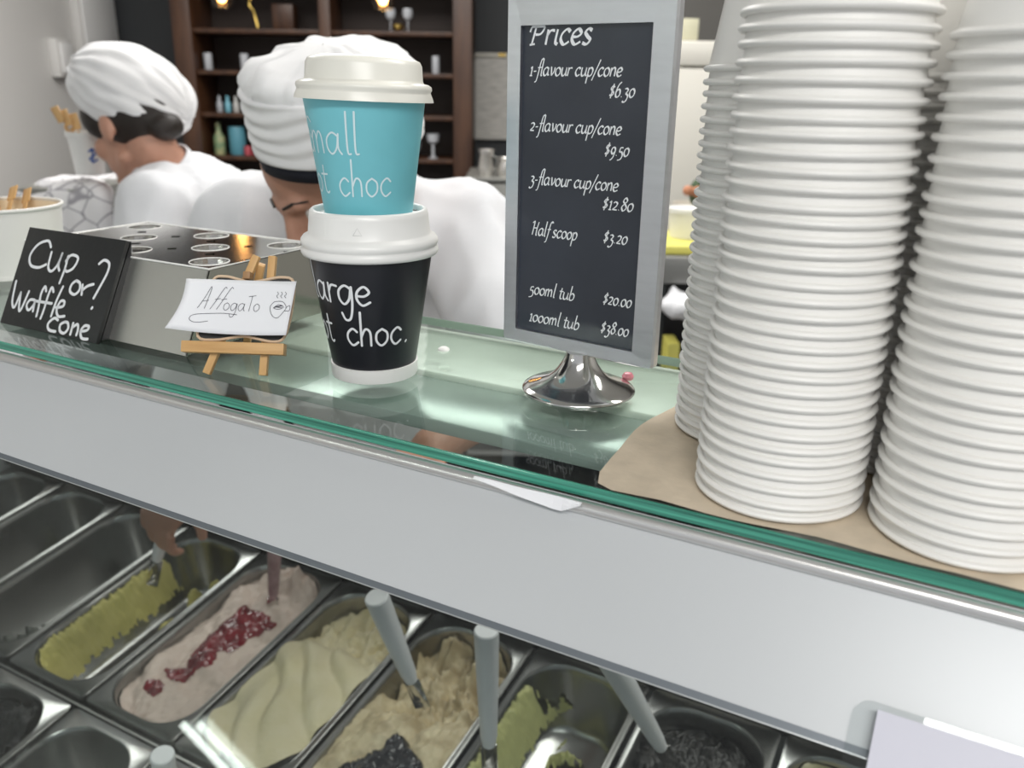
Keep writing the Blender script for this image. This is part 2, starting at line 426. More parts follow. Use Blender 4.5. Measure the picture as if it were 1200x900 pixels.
# --- stacks of upside-down paper cups
CUP_H = .062
ow = [(.0388, .0012), (.0290, CUP_H)]; iw = [(.0286, CUP_H), (.0384, .0012)]
v1, f1 = lathe_data(ow + iw + ow[:1], 64); me_wall = D.meshes.new('side_wall'); me_wall.from_pydata(v1, [], f1); me_wall.materials.append(M_paper)
pr = [(.0391 + .0020 * math.cos(a), .0017 + .0017 * math.sin(a)) for a in [2 * pi * k / 12 for k in range(13)]]
v1, f1 = lathe_data(pr, 64); me_rim = D.meshes.new('rolled_rim'); me_rim.from_pydata(v1, [], f1); me_rim.materials.append(M_paper)
v1, f1 = lathe_data([(0, CUP_H - .005), (.0287, CUP_H - .005), (.0287, CUP_H - .0055), (0, CUP_H - .0055)], 32); me_base = D.meshes.new('cup_base'); me_base.from_pydata(v1, [], f1); me_base.materials.append(M_paper)
for m_ in (me_wall, me_rim, me_base): m_.polygons.foreach_set('use_smooth', [True] * len(m_.polygons)); m_.set_sharp_from_angle(angle=R_(50))
ORD = ['bottom', 'second', 'third', 'fourth', 'fifth', 'sixth', 'seventh', 'eighth', 'ninth', 'tenth', 'eleventh', 'twelfth', 'thirteenth', 'fourteenth', 'fifteenth', 'sixteenth', 'seventeenth', 'eighteenth', 'nineteenth']
TENS = {2: 'twenty', 3: 'thirty'}
def ordw(k):
    if k < 19: return ORD[k]
    n = k + 1; t, u = divmod(n, 10)
    if u == 0: return {2: 'twentieth', 3: 'thirtieth'}[t]
    return TENS[t] + '-' + ['', 'first', 'second', 'third', 'fourth', 'fifth', 'sixth', 'seventh', 'eighth', 'ninth'][u]
stacks = [((-.0675, .4125), 33, .00678, 'of the front left stack', 'paper cups in the front left stack'),
          ((.0172, .4122), 28, .00800, 'of the front right stack', 'paper cups in the front right stack'),
          ((-.1035, .4870), 32, .00650, 'of the rear left stack beside the price stand', 'paper cups in the rear left stack'),
          ((-.0205, .4925), 31, .00668, 'of the shaded stack behind', 'paper cups in the shaded rear stack')]
for (sx, sy), n, pitch, where, grp in stacks:
    z = GZ + .0016; tx = ty = 0
    for k in range(n):
        pos = 'bottom cup' if k == 0 else ('top cup' if k == n - 1 else None)
        lab = ('white paper cup ' + ('at the bottom ' if k == 0 else 'on top ') + where) if pos else 'white paper cup, %s from the bottom %s' % (ordw(k), where)
        c = thing('paper_cup', lab, 'paper cup', (sx + random.uniform(-.0003, .0003), sy + random.uniform(-.0003, .0003), z), random.uniform(0, 6), grp)
        c.rotation_euler = (random.uniform(-.006, .006), random.uniform(-.006, .006), random.uniform(0, 6))
        for nm, m_ in (('side_wall', me_wall), ('rolled_rim', me_rim), ('cup_base', me_base)):
            o = D.objects.new(nm, m_); COL.objects.link(o); o.parent = c
        z += pitch * random.uniform(.9, 1.1) if k < n - 2 else pitch * 1.0

# --- takeaway cups
AX = V((-.3573, .4583, 0)); c0 = V((-AX.x, -AX.y, 0)).normalized(); rt0 = V((-c0.y, c0.x, 0))
def cone_map(r0, z0, r1, z1, rm):
    def f(u, v):
        r = r0 + (r1 - r0) * (v - z0) / (z1 - z0); a = u / rm
        n = c0 * math.cos(a) + rt0 * math.sin(a)
        return n * r + V((0, 0, v)), n
    return f
lc = thing('large_cup', 'large black takeaway cup with white lid, lettered hot choc, standing on glass', 'cup', (AX.x, AX.y, GZ))
lathe('cup_base', [(0, .004), (.0278, .004), (.0283, 0), (.0295, 0), (.0299, .0008), (.0302, .0095), (.0286, .0098)], M_lid, lc, 64)
lathe('cup_sleeve', [(.0286, .0085), (.0291, .0095), (.0420, .0880), (.0415, .0885), (.0, .0885)], M_black, lc, 96)
lathe('cup_lid', [(.0425, .0848), (.0450, .0850), (.0458, .0868), (.0455, .0892), (.0446, .0903), (.0449, .0912), (.0457, .0925), (.0455, .0948), (.0440, .0968), (.0412, .0978), (.0405, .0990), (.0392, .1105), (.0386, .1135), (.0374, .1146), (.0358, .1144), (.0350, .1128), (.0345, .1108), (.0, .1108)], M_lid, lc, 96, angle=70)
mp = cone_map(.0291, .0095, .0420, .0880, .0357)
def write(text, u, v, sx, sy, shear=0, rot=0, k=1.): return place(layout(text, k)[0], sx, sy, u, v, shear, rot)
ink('lettering', write('large', -.0475, .0580, .0105, .0128, 0, -.03) + write('hot', -.0600, .0285, .0098, .0125) + write('choc', -.0200, .0283, .0103, .0118) + write('.', .0232, .0283, .0103, .0118), .0016, mp, M_ink, lc, raw=True)
mpl = cone_map(.0405, .0990, .0392, .1105, .040)
tri = [V((-.0105, .1022)), V((-.0078, .1068)), V((-.0050, .1022)), V((-.0105, .1022))]
ink('recycling_mark', [tri], .0004, mpl, mat('mark_grey', (.62, .62, .61), .5), lc, raw=True, lift=.0002)
boxo('sip_hole', tuple((c0 * -.014 + rt0 * .0345) * .86 + V((0, 0, .1109))), (.006, .003, .0006), M_dark, lc)

sc = thing('small_cup', 'small turquoise takeaway cup with white lid stacked on the large cup', 'cup', (AX.x, AX.y, GZ + .1110))
lathe('cup_sleeve', [(0, .003), (.0268, .003), (.0272, 0), (.0284, 0), (.0288, .0006), (.0389, .0745), (.0380, .0750), (0, .0750)], M_teal, sc, 96)
ll = lathe('cup_lid', [(.0392, .0715), (.0440, .0712), (.0434, .0735), (.0424, .0758), (.0420, .0770), (.0428, .0785), (.0425, .0805), (.0405, .0818), (.0376, .0824), (.0370, .0838), (.0364, .0925), (.0350, .0952), (.0290, .0975), (.0200, .0972), (0, .0972)], M_lid2, sc, 96, angle=60)
lid_ax = c0
ll.rotation_euler = Matrix.Rotation(R_(-1.6), 3, lid_ax).to_euler()
ll.location = V((0, 0, 0)) + V((0, 0, .075)) - Matrix.Rotation(R_(-1.6), 3, lid_ax) @ V((0, 0, .075))
mp = cone_map(.0288, .0006, .0389, .0745, .0345)
ink('lettering', write('S', -.0508, .0400, .0105, .0118) + write('ma', -.0425, .0403, .0108, .0128, 0, -.02) + write('ll', -.0135, .0400, .0098, .0125) + write('hot', -.0575, .0155, .0098, .0112) + write('choc', -.0208, .0143, .0094, .0112, 0, 0), .0011, mp, mat('pale_marker_ink', (.70, .84, .88), .5), sc, raw=True)

# --- price stand
e_ = V((.9939, -.1099, 0)); rzs = math.atan2(e_.y, e_.x)
ps = thing('price_stand', 'brushed steel price list stand with black insert on a flared round foot', 'sign stand', (-.276, .501, GZ), rzs)
# local frame: x along the board, y backwards, z up
ux0, ux1, vz0, vz1 = -.0025, .1128, .0251, .262
wx0, wx1, wz0, wz1 = .0080, .0978, .0345, .2273
bm = bmesh.new()
def ring(x0, x1, z0, z1, y, r):
    pts = []
    for cx_, cz_, a in ((x1 - r, z1 - r, 0), (x0 + r, z1 - r, pi / 2), (x0 + r, z0 + r, pi), (x1 - r, z0 + r, 1.5 * pi)):
        for k in range(5): pts.append(bm.verts.new((cx_ + r * math.cos(a + pi / 2 * k / 4), y, cz_ + r * math.sin(a + pi / 2 * k / 4))))
    return pts
rs_ = [ring(ux0, ux1, vz0, vz1, .0070, .003), ring(ux0, ux1, vz0, vz1, .0018, .003), ring(ux0 + .0012, ux1 - .0012, vz0 + .0012, vz1 - .0012, 0, .002),
       ring(wx0, wx1, wz0, wz1, .0006, .0004), ring(wx0, wx1, wz0, wz1, .0034, .0004)]
for a, b in zip(rs_, rs_[1:]):
    for k in range(20): bm.faces.new((a[k], a[(k + 1) % 20], b[(k + 1) % 20], b[k]))
bm.faces.new(rs_[0])
fin('board_frame', bm, M_steel, ps, angle=30)
boxo('price_list', ((wx0 + wx1) / 2, .0040, (wz0 + wz1) / 2), (wx1 - wx0 + .002, .001, wz1 - wz0 + .002), M_poster, ps)
def flat(y): return lambda u, v: (V((u, y, v)), V((0, -1, 0)))
lines = [('Prices', .0125, .0592, .2163, .0086, .0016), ('1-flavour cup/cone', .0130, .0796, .1985, .0049, .0010), ('$6.30', .0700, .0886, .1870, .0050, .0010),
         ('2-flavour cup/cone', .0142, .0812, .1655, .0049, .0010), ('$9.50', .0690, .0872, .1535, .0050, .0010),
         ('3-flavour cup/cone', .0150, .0812, .1325, .0049, .0010), ('$12.80', .0694, .0923, .1213, .0050, .0010),
         ('Half scoop', .0168, .0538, .0997, .0049, .0010), ('$3.20', .0712, .0896, .1010, .0050, .0010),
         ('500ml tub', .0166, .0536, .0600, .0049, .0010), ('$20.00', .0733, .0952, .0618, .0050, .0010),
         ('1000ml tub', .0170, .0582, .0410, .0049, .0010), ('$38.00', .0727, .0944, .0428, .0050, .0010)]
for text, u0, u1, v, xh, wd in lines:
    s_, wtot = layout(text, 1.0)
    pl = place(s_, (u1 - u0 - xh * .3) / wtot, xh, u0, v, .22)
    big = text == 'Prices'
    if big: pl = [q for q in ([p for p in q if p.y < wz1 - .0004] for q in pl) if len(q) > 1]
    o = ink('lettering', pl, .0023 if big else .00125, flat(.0035), M_ink, ps, nib=R_(38), raw=True, lift=.00012)
    if big: o['label'] = 'larger white heading lettering'
lathe('round_foot', [(0, .0268), (.0093, .0265), (.0098, .0235), (.0120, .0185), (.0158, .0130), (.0205, .0088), (.0268, .0056), (.0335, .0034), (.0372, .0018), (.0380, .0008), (.0378, 0), (0, 0)], M_steel_sm, ps, 96, angle=60).location = (.0580, .0042, 0)
pk = lathe('pink_bead', [(0, .006), (.0028, .0052), (.0042, .003), (.0036, .0008), (.002, 0), (0, 0)], mat('pink_sugar', (.72, .25, .30), .25), None, 20)
pk.location = (-.196, .5335, GZ); tag(pk, 'tiny pink sugar piece on the glass behind the price stand foot', 'sweet')

# --- chalk sign "Cup or? Waffle cone"
cs = thing('chalk_sign', 'small black board lettered Cup or Waffle cone leaning back at left', 'sign', (-.6973, .398, GZ), math.atan2(.0118, .9999))
fs_ = V((0, .4733, .8809)); nb = V((0, -.8809, .4733)); RB = frame(nb, (1, 0, 0))
W_, H_ = .1185, .0835
boxo('board', tuple(V((W_ / 2, 0, 0)) + fs_ * (H_ / 2 + .0002) - nb * .0018), (W_, H_, .0036), M_board, cs, rot=RB, bev=.0004)
top = fs_ * H_ - nb * .0036
vs = [(.004, .006, .0008), (.004, .034, .0005), (.004, top.y + .002, top.z), (W_ - .001, .006, .0008), (W_ - .001, .034, .0005), (W_ - .001, top.y + .002, top.z)]
mesh('back_support', vs, [(0, 2, 1), (3, 4, 5), (0, 1, 4, 3), (1, 2, 5, 4), (2, 0, 3, 5)], M_blackplastic, cs)
def bmap(u, v): return V((u, 0, 0)) + fs_ * v, nb
X = lambda l: [[V(p) for p in s] for s in l]
sg = X([[(.0345, .0695), (.0290, .0742), (.0180, .0700), (.0122, .0600), (.0165, .0520), (.0270, .0510), (.0350, .0545)],
        [(.0372, .0652), (.0385, .0530), (.0440, .0498), (.0490, .0560), (.0505, .0655)], [(.0505, .0655), (.0500, .0560), (.0530, .0515)],
        [(.0585, .0640), (.0590, .0540), (.0578, .0415)], [(.0575, .0600), (.0620, .0655), (.0705, .0640), (.0690, .0560), (.0630, .0518), (.0590, .0530)],
        [(.0765, .0458), (.0725, .0420), (.0728, .0365), (.0790, .0345), (.0830, .0385), (.0815, .0440), (.0765, .0458)],
        [(.0850, .0432), (.0872, .0355)], [(.0865, .0390), (.0910, .0430), (.0970, .0452)],
        [(.0965, .0620), (.1010, .0655), (.1075, .0635), (.1085, .0560), (.1050, .0440), (.1018, .0345)], [(.1030, .0262), (.1034, .0270)],
        [(.0048, .0365), (.0075, .0200), (.0125, .0150), (.0150, .0280)], [(.0150, .0280), (.0185, .0150), (.0215, .0142), (.0245, .0300)],
        [(.0345, .0240), (.0290, .0235), (.0268, .0185), (.0310, .0150), (.0350, .0200), (.0352, .0235)], [(.0352, .0235), (.0365, .0150)],
        [(.0450, .0330), (.0420, .0365), (.0400, .0300), (.0418, .0190), (.0425, .0115)], [(.0370, .0235), (.0560, .0240)],
        [(.0540, .0335), (.0505, .0368), (.0490, .0300), (.0490, .0180), (.0482, .0104)], [(.0632, .0390), (.0605, .0260), (.0598, .0140)],
        [(.0625, .0215), (.0700, .0235), (.0700, .0275), (.0655, .0270), (.0640, .0200), (.0680, .0150), (.0750, .0160)],
        [(.0690, .0120), (.0640, .0128), (.0590, .0075), (.0620, .0030), (.0700, .0026)],
        [(.0780, .0118), (.0735, .0088), (.0750, .0040), (.0805, .0028), (.0835, .0070), (.0815, .0112), (.0780, .0118)],
        [(.0875, .0120), (.0880, .0030)], [(.0880, .0085), (.0925, .0118), (.0948, .0085), (.0950, .0035)],
        [(.0985, .0070), (.1050, .0088), (.1060, .0120), (.1010, .0118), (.0985, .0070), (.1020, .0020), (.1085, .0022)]])
ink('chalk_lettering', sg, .0024, bmap, M_ink, cs)

# --- stainless cone holder box
ch = thing('cone_holder', 'stainless steel waffle cone holder box with round holes beside the black sign', 'cone holder', (-.605, .49, GZ))
bx0, bx1, by0, byt, by1, hz = -.715, -.4953, .4125, .442, .568, .060
L0 = V((-.605, .49, 0))
vs = [V((x, y, z)) - L0 for x, y, z in [(bx0, by0, .0004), (bx1, by0, .0004), (bx1, by1, .0004), (bx0, by1, .0004), (bx0, byt, hz - .001), (bx1, byt, hz - .001), (bx1, by1, hz - .001), (bx0, by1, hz - .001)]]
m_box = mat('box_steel', (.70, .70, .66), .40, 1, bump=.05, bscale=10, stretch=(1, 40, 1))
mesh('front_sheet', [vs[i] for i in (0, 1, 5, 4)], [(0, 1, 2, 3)], m_box, ch).modifiers.new('s', 'SOLIDIFY').thickness = .001
mesh('shell', vs, [(1, 2, 6, 5), (2, 3, 7, 6), (3, 0, 4, 7)], mat('shell_dark_reflection', (.42, .42, .38), .14, 1), ch).modifiers.new('s', 'SOLIDIFY').thickness = .001  # darker than the front: the dark reflection on the sides is in the colour
# top plate: round holes in every other cell
nx, ny = 5, 3; px_ = (bx1 - bx0) / nx; py_ = (by1 - byt) / ny
bm = bmesh.new(); NH = 24; glints = bmesh.new()
for i in range(nx):
    for j in range(ny):
        cx_, cy_ = bx0 + px_ * (i + .5) - L0.x, byt + py_ * (j + .5) - L0.y
        inner, outer = [], []
        for k in range(NH):
            a = 2 * pi * k / NH + pi / NH; c, s = math.cos(a), math.sin(a)
            q = 1 / max(abs(c), abs(s))
            inner.append((cx_ + .0150 * c, cy_ + .0150 * s))
            outer.append(bm.verts.new((cx_ + px_ / 2 * c * q, cy_ + py_ / 2 * s * q, hz)))
        if (i + j) % 2 == 0:
            iv = [bm.verts.new((x, y, hz)) for x, y in inner]; low = [bm.verts.new((x, y, hz - .003)) for x, y in inner]
            for k in range(NH):
                k2 = (k + 1) % NH
                bm.faces.new((iv[k], iv[k2], outer[k2], outer[k])); bm.faces.new((iv[k], low[k], low[k2], iv[k2]))
            bm.faces.new(low)
            tube(glints, [V((x, y, hz + .0001)) for x, y in inner + inner[:1]], .0004, 6)
        else: bm.faces.new(outer)
fin('hole_rim_glints', glints, M_lid, ch)  # thin white rings: the highlight round each hole, put in as colour
fin('top_plate', bm, M_steel_sm, ch)
bm = bmesh.new()
P_ = lambda x, y, z: V((x, y, z)) - L0
tube(bm, [P_(bx0, byt, hz), P_(bx1, byt, hz), P_(bx1, by1, hz), P_(bx0, by1, hz), P_(bx0, byt, hz)], .0008, 8); fin('rolled_edge', bm, M_lid, ch)

# --- easel with the affogato card
ez = thing('mini_easel', 'miniature pine easel with tan-edged black plaque standing on the glass', 'easel', (-.4305, .3975, GZ))
eu = V((.9023, .4311, 0)); eb = V((-.4311, .9023, 0)); ta = R_(24)
ef = V((0, 0, math.cos(ta))) + eb * math.sin(ta); en = eu.cross(ef)
if en.dot(V((.4, -.4, 0))) < 0: en = -en
def E(s, t, h=0.): return eu * s + ef * t + en * h
def bar(name, a, b, w_, d_, m, parent, up=None):
    a, b = V(a), V(b); z = (b - a)
    return boxo(name, (a + b) / 2, (w_, d_, z.length), m, parent, rot=frame(z, up if up is not None else eu), bev=.0004)
bar('leg', E(-.0200, .0018), E(.0098, .0850), .0052, .0045, M_pine, ez)
bar('leg', E(.0195, .0018), E(.0212, .0850), .0052, .0045, M_pine, ez)
bar('leg', E(.0120, .0800, -.004), V((-.035, .045, .0022)), .0052, .0045, M_pine, ez)
bar('cross_bar', E(-.0358, .0195, .0048), E(.0352, .0195, .0048), .0078, .0075, M_pine, ez, up=ef)
bar('peg', E(.0060, .0700, -.001), E(.0060, .0700, .0075), .005, .005, M_knob, ez)
pq = [(-.018, .066), (-.010, .0690), (.000, .0672), (.008, .0655), (.018, .0672), (.030, .0695), (.0385, .066), (.038, .045), (.034, .028), (.026, .0248), (.014, .0268), (.006, .028), (-.002, .0268), (-.014, .0248), (-.026, .027), (-.024, .045)]
pqs = smoothc(pq, 4, True); n_ = len(pqs)
vs = [E(p.x, p.y, .0030) for p in pqs] + [E(p.x, p.y, .0048) for p in pqs]
mesh('plaque', vs, [tuple(range(n_))[::-1], tuple(range(n_, 2 * n_))] + [(i, (i + 1) % n_, (i + 1) % n_ + n_, i + n_) for i in range(n_)], M_board, ez)
bm = bmesh.new(); tube(bm, [E(p.x, p.y, .0048) for p in pqs + pqs[:1]], .0010, 8); fin('plaque_rim', bm, mat('tan_rim', (.70, .52, .36), .6), ez)
cd = thing('affogato_card', 'white paper card handwritten Affogato resting on the small easel', 'card', (-.4305, .3975, GZ))
TL_, TR_, BR2, BL2 = V((-.0355, .0662)), V((.0419, .0660)), V((.0377, .0285)), V((-.0440, .0303))
def card(s, t):
    a = BL2.lerp(BR2, s); b = TL_.lerp(TR_, s); q = a.lerp(b, t)
    q.x += .0035 * (1 - s) * math.sin(pi * t) * .9; q.y -= .0012 * math.sin(pi * s) * (1 - t)
    h = .0078 + .006 * max(0, 1 - s * 3.5) ** 1.6 * (1 - t) + .0022 * max(0, (s - .75) * 4) ** 2 + .003 * (1 - t)
    return E(q.x, q.y, h)
NSX, NSY = 20, 10
vs = [card(i / NSX, j / NSY) for j in range(NSY + 1) for i in range(NSX + 1)]
fs = [(j * (NSX + 1) + i, j * (NSX + 1) + i + 1, (j + 1) * (NSX + 1) + i + 1, (j + 1) * (NSX + 1) + i) for j in range(NSY) for i in range(NSX)]
mesh('card_sheet', vs, fs, M_white_paper, cd, True).modifiers.new('s', 'SOLIDIFY').thickness = .0002
def cmap(u, v): return card(u / .08, v / .0375), en
aff = write('A', .0125, .0165, .0055, .0080, .15) + write('FF', .0205, .0165, .0058, .0080, .30) + write('oga', .0300, .0162, .0050, .0052) + write('T', .0470, .0158, .0055, .0070) + write('o', .0518, .0162, .0050, .0052)
aff += X([]) + [smoothc([V((.0415, .0135)), V((.0300, .0140)), V((.0130, .0120)), V((.0105, .0085)), V((.0150, .0065)), V((.0230, .0080))], 6)]
aff += [smoothc([V((.0660, .0230)), V((.0640, .0195)), V((.0665, .0140)), V((.0710, .0120)), V((.0745, .0160)), V((.0760, .0195)), V((.0725, .0232)), V((.0680, .0235)), V((.0660, .0230))], 6),
        smoothc([V((.0665, .0190)), V((.0700, .0212)), V((.0740, .0195)), V((.0705, .0180)), V((.0668, .0190)), V((.0735, .0205)), V((.0675, .0198)), V((.0730, .0190))], 5),
        smoothc([V((.0758, .0190)), V((.0785, .0205)), V((.0788, .0170)), V((.0752, .0168))], 5)]
for k in range(3): aff.append(smoothc([V((.0672 + .003 * k, .0300)), V((.0682 + .003 * k, .0285)), V((.0672 + .003 * k, .0272)), V((.0684 + .003 * k, .0258))], 4))
ink('pen_lettering', aff, .00035, cmap, M_pen, cd, raw=True, lift=.0003)

# --- paper tub with wooden spoons at the far left
tb = thing('paper_tub', 'large white paper tub cropped at the left edge behind the black sign', 'tub', (-.881, .524, GZ))
lathe('tub_wall', [(.0515, .002), (.0575, .067), (.0570, .067), (.0510, .003), (0, .003)], M_paper, tb, 72)
lathe('rolled_rim', [(.0578 + .0018 * math.cos(a), .0685 + .0018 * math.sin(a)) for a in [2 * pi * k / 12 for k in range(13)]], M_paper, tb, 72)
lathe('base_ring', [(.0500, 0), (.0520, 0), (.0522, .004), (.0508, .004)], M_paper, tb, 60)
lathe('tub_lining', [(0, .006), (.0502, .006), (.0566, .0665)], mat('cream_lining', (.80, .68, .50), .6), tb, 60)
for k, (a, b) in enumerate([((.010, -.02, .01), (-.030, .035, .075)), ((0, .01, .01), (-.04, .02, .074)), ((.012, .0, .01), (-.022, .045, .072))]):
    o = thing('wooden_spoon', ['wooden spoon leaning farthest right in the white tub at far left', 'wooden spoon leaning left in the white tub at far left', 'middle wooden spoon in the white tub at far left'][k], 'spoon', tuple(V((-.881, .524, GZ)) + V(a)), 0, 'wooden spoons in the far left tub')
    d = V(b) - V(a)
    boxo('handle', tuple(d * .45), (.006, .0016, d.length * .9), M_pine, o, rot=frame(d), bev=.0005)
    boxo('spoon_tip', tuple(d), (.011, .0018, .018), M_pine, o, rot=frame(d), bev=.0007)

# ================================================================== PANS AND GELATO
PW, PL, PD = .176, .374, .115
def at(x, y, t):
    """world point seen towards (x, y) of the photograph at depth t metres"""
    return V((0, 0, 1.593)) + (CX * ((x - 600) / 1000) - CY * ((y - 450) / 1000) - CZ) * t
def rr(wx, y0, y1, r, n=8):
    out = []
    for cx_, cy_, a in ((wx - r, y1 - r, 0), (-wx + r, y1 - r, pi / 2), (-wx + r, y0 + r, pi), (wx - r, y0 + r, 1.5 * pi)):
        for k in range(n + 1): out.append((cx_ + r * math.cos(a + pi / 2 * k / n), cy_ + r * math.sin(a + pi / 2 * k / n)))
    return out
def pan_mesh():
    loops = [(rr(PW / 2, 0, PL, .008), -.007), (rr(PW / 2, 0, PL, .008), -.001), (rr(PW / 2 - .001, .001, PL - .001, .008), 0), (rr(PW / 2 - .0065, .010, PL - .012, .058), -.0006),
             (rr(PW / 2 - .0085, .012, PL - .014, .057), .0006), (rr(PW / 2 - .0105, .014, PL - .016, .056), -.0015), (rr(PW / 2 - .012, .016, PL - .018, .055), -.012),
             (rr(PW / 2 - .022, .026, PL - .028, .050), -PD + .012), (rr(PW / 2 - .032, .036, PL - .038, .045), -PD)]
    n = len(loops[0][0]); vs = []; fs = []
    for pts, z in loops: vs += [(x, y, z) for x, y in pts]
    for j in range(len(loops) - 1):
        for i in range(n): fs.append((j * n + i, j * n + (i + 1) % n, (j + 1) * n + (i + 1) % n, (j + 1) * n + i))
    fs.append(tuple((len(loops) - 1) * n + i for i in range(n)))
    me = D.meshes.new('gelato_pan'); me.from_pydata(vs, [], fs); me.materials.append(M_pan)
    me.polygons.foreach_set('use_smooth', [True] * len(me.polygons)); me.set_sharp_from_angle(angle=R_(50))
    return me
me_pan = pan_mesh()
def fbm(x, y, s, seed, o=4):
    return noise.fractal(V((x * s, y * s, seed)), .7, 2.1, o)
def gelato(px, y0, hf, col, label, seed, rough=.45, fine=.0012, nx=56, ny=110, col2=None, parent=None, name='gelato', mask=None, lift=0., stuffm=None):
    """surface of ice cream filling a pan; hf(a, b, seed) gives the height, a across -1..1, b along 0..1"""
    vs, keep = [], []
    for j in range(ny + 1):
        b = j / ny; y = .0165 + b * (PL - .035)
        e = min(y - .0165, PL - .0185 - y); r = .055
        hw0 = PW / 2 - .0112 - (r - math.sqrt(max(0, r * r - max(0, r - e) ** 2)))
        for i in range(nx + 1):
            a = -1 + 2 * i / nx
            h = hf(a, b, seed)
            h += fine * 2.2 * fbm(a * .09, b * .34, 160, seed) if fine else 0
            inset = .010 * min(1, max(0, -h) / PD) + .0004
            x = a * max(.004, hw0 - inset)
            yy = y + (inset if b < .5 else -inset) * abs(2 * b - 1)
            ok = h > -PD + .002
            if mask:
                mk = mask(a, b, seed); ok = mk > 0; h += lift * min(1, mk * 3)
            keep.append(ok); vs.append((x, yy, h))
    fs = []
    for j in range(ny):
        for i in range(nx):
            q = (j * (nx + 1) + i, j * (nx + 1) + i + 1, (j + 1) * (nx + 1) + i + 1, (j + 1) * (nx + 1) + i)
            if sum(keep[k] for k in q) >= (3 if mask else 1): fs.append(q)
    m = stuffm or mat('gelato_' + str(len(MATS)), col, rough, var=.12, vscale=30, bump=.4, bscale=180, sss=.0, col2=col2)
    o = mesh(name, vs, fs, m, parent, True)
    if not parent:
        o.location = (px, y0, pz(y0)); o.rotation_euler = (TA, 0, 0); tag(o, label, 'gelato', 'gelato in the display pans')
    return o
def gs(a, b, l):
    h = 0
    for (ca, cb, ra, rb, k) in l:
        q = ((a - ca) / ra) ** 2 + ((b - cb) / rb) ** 2
        if q < 9: h += k * math.exp(-q)
    return h
def sst(x): x = min(1, max(0, x)); return x * x * (3 - 2 * x)
def resid(a, b, s, left, right, lumps):
    """scraped pan: a crumbly bank left along the walls, plus lumps on the floor"""
    wl, wr = (1 + a) / left, (1 - a) / right if right else 9
    h = -.118 + .108 * (1 - sst(wl)) + .100 * (1 - sst(wr)) + gs(a, b, lumps)
    c = fbm(a * .09, b * .36, 70, s)
    return h + .010 * abs(c) + .004 * fbm(a * .09, b * .36, 190, s + 2)
def rmask(a, b, s, L, hf=None):
    m = gs(a, b, L) - .45 + .55 * fbm(a * .09, b * .36, 34, s + 5)
    if hf and (a < -.45 or a > .75): m = min(m, (hf(a, b, s) + .078 + .012 * fbm(a * .09, b * .36, 60, s)) * 25)
    return m
LP = [(.35, .87, .34, .07, .075), (-.35, .83, .14, .06, .05), (-.2, .60, .2, .1, .035)]
def f_pist(a, b, s): return resid(a, b, s, .50, .35, LP)
def m_pist(a, b, s): return rmask(a, b, s, [(-.95, .05, .42, .12, 1.2), (-.97, .20, .38, .13, 1.2), (-.97, .38, .30, .14, 1.2), (-.97, .56, .32, .12, 1.2), (-.95, .72, .26, .08, 1), (-.2, .60, .24, .10, 1), (-.3, .48, .2, .06, .8), (.35, .87, .40, .085, 1.3), (-.35, .83, .16, .07, .9), (.9, .55, .28, .08, 1), (.95, .44, .2, .06, .8), (.2, .03, .6, .04, .9), (.6, .74, .14, .05, .5)], f_pist)
def f_rest(a, b, s): return resid(a, b, s, .55, 0, [(.1, .60, .28, .035, .02), (0, .80, .4, .04, .03)])
def m_rest(a, b, s): return rmask(a, b, s, [(-.95, .35, .22, .16, 1.2), (-.92, .55, .26, .15, 1.3), (-.88, .75, .36, .12, 1.4), (-.55, .92, .24, .06, 1.1), (-.98, .15, .18, .12, .8), (.05, .60, .26, .045, .9), (.35, .38, .22, .04, .8), (-.1, .3, .12, .05, .7), (.1, .18, .12, .03, .7), (-.1, .80, .45, .04, .9)], f_rest)
def f_full(a, b, s):
    w_ = math.sin(a * 4 + b * 17 + 2.5 * fbm(a, b * 3, 1.2, s))
    return -.006 + .005 * w_ + .005 * fbm(a, b * 3, 2.5, s) - .008 * abs(a) ** 4
def f_cherry(a, b, s):
    return f_full(a, b, s) - .004 + gs(a, b, [(.35, .94, .6, .09, .03)]) * (1 + .5 * fbm(a, b * 3, 4, s))
def f_cream(a, b, s):
    t = 1 / (1 + math.exp(-(b - .68) * 40))
    q = (a * .75 + b * 3.1 + .35 * noise.noise(V((a, b * 3, s)))) * 1.5
    sw = math.sin(pi * (q % 1) ** .65) ** 1.5 * (.6 + .5 * noise.noise(V((a * 2, b * 5, s + 3))))
    h1 = -.006 + .017 * sw + .012 * (1 - a * a)
    h2 = -.035 + .018 * fbm(a, b * 3, 4, s)
    return h1 * (1 - t) + h2 * t
def f_bisc(a, b, s):
    t = 1 / (1 + math.exp(-(b - .55 - .1 * fbm(a, b, 2, s)) * 30))
    return (-.004 + .008 * fbm(a, b * 3, 2.2, s)) * (1 - t) + (-.055 + .035 * fbm(a, b * 3, 3.2, s + 5) + .02 * abs(a)) * t
def f_dark(a, b, s): return -.030 + .010 * fbm(a, b * 3, 3, s) + .004 * fbm(a, b * 3, 9, s)
def f_empty(a, b, s):
    return -.140 + gs(a, b, [(.3, .93, .5, .06, .06), (-.9, .2, .15, .2, .05), (.8, .12, .3, .06, .06), (-.3, .06, .3, .04, .05)]) * (1 + .6 * fbm(a, b * 3, 5, s)) + .01 * fbm(a, b * 3, 8, s)
def f_cook(a, b, s): return -.05 + .03 * abs(a) ** 3 + gs(a, b, [(.4, .93, .7, .08, .05), (.9, .6, .3, .3, .035)]) + .010 * fbm(a, b * 3, 4, s) + .006 * fbm(a, b * 3, 11, s)
def f_curl(a, b, s): return -.03 + .02 * math.sin(a * 5 + b * 20 + fbm(a, b, 2, s) * 2) + .01 * fbm(a, b * 3, 5, s)

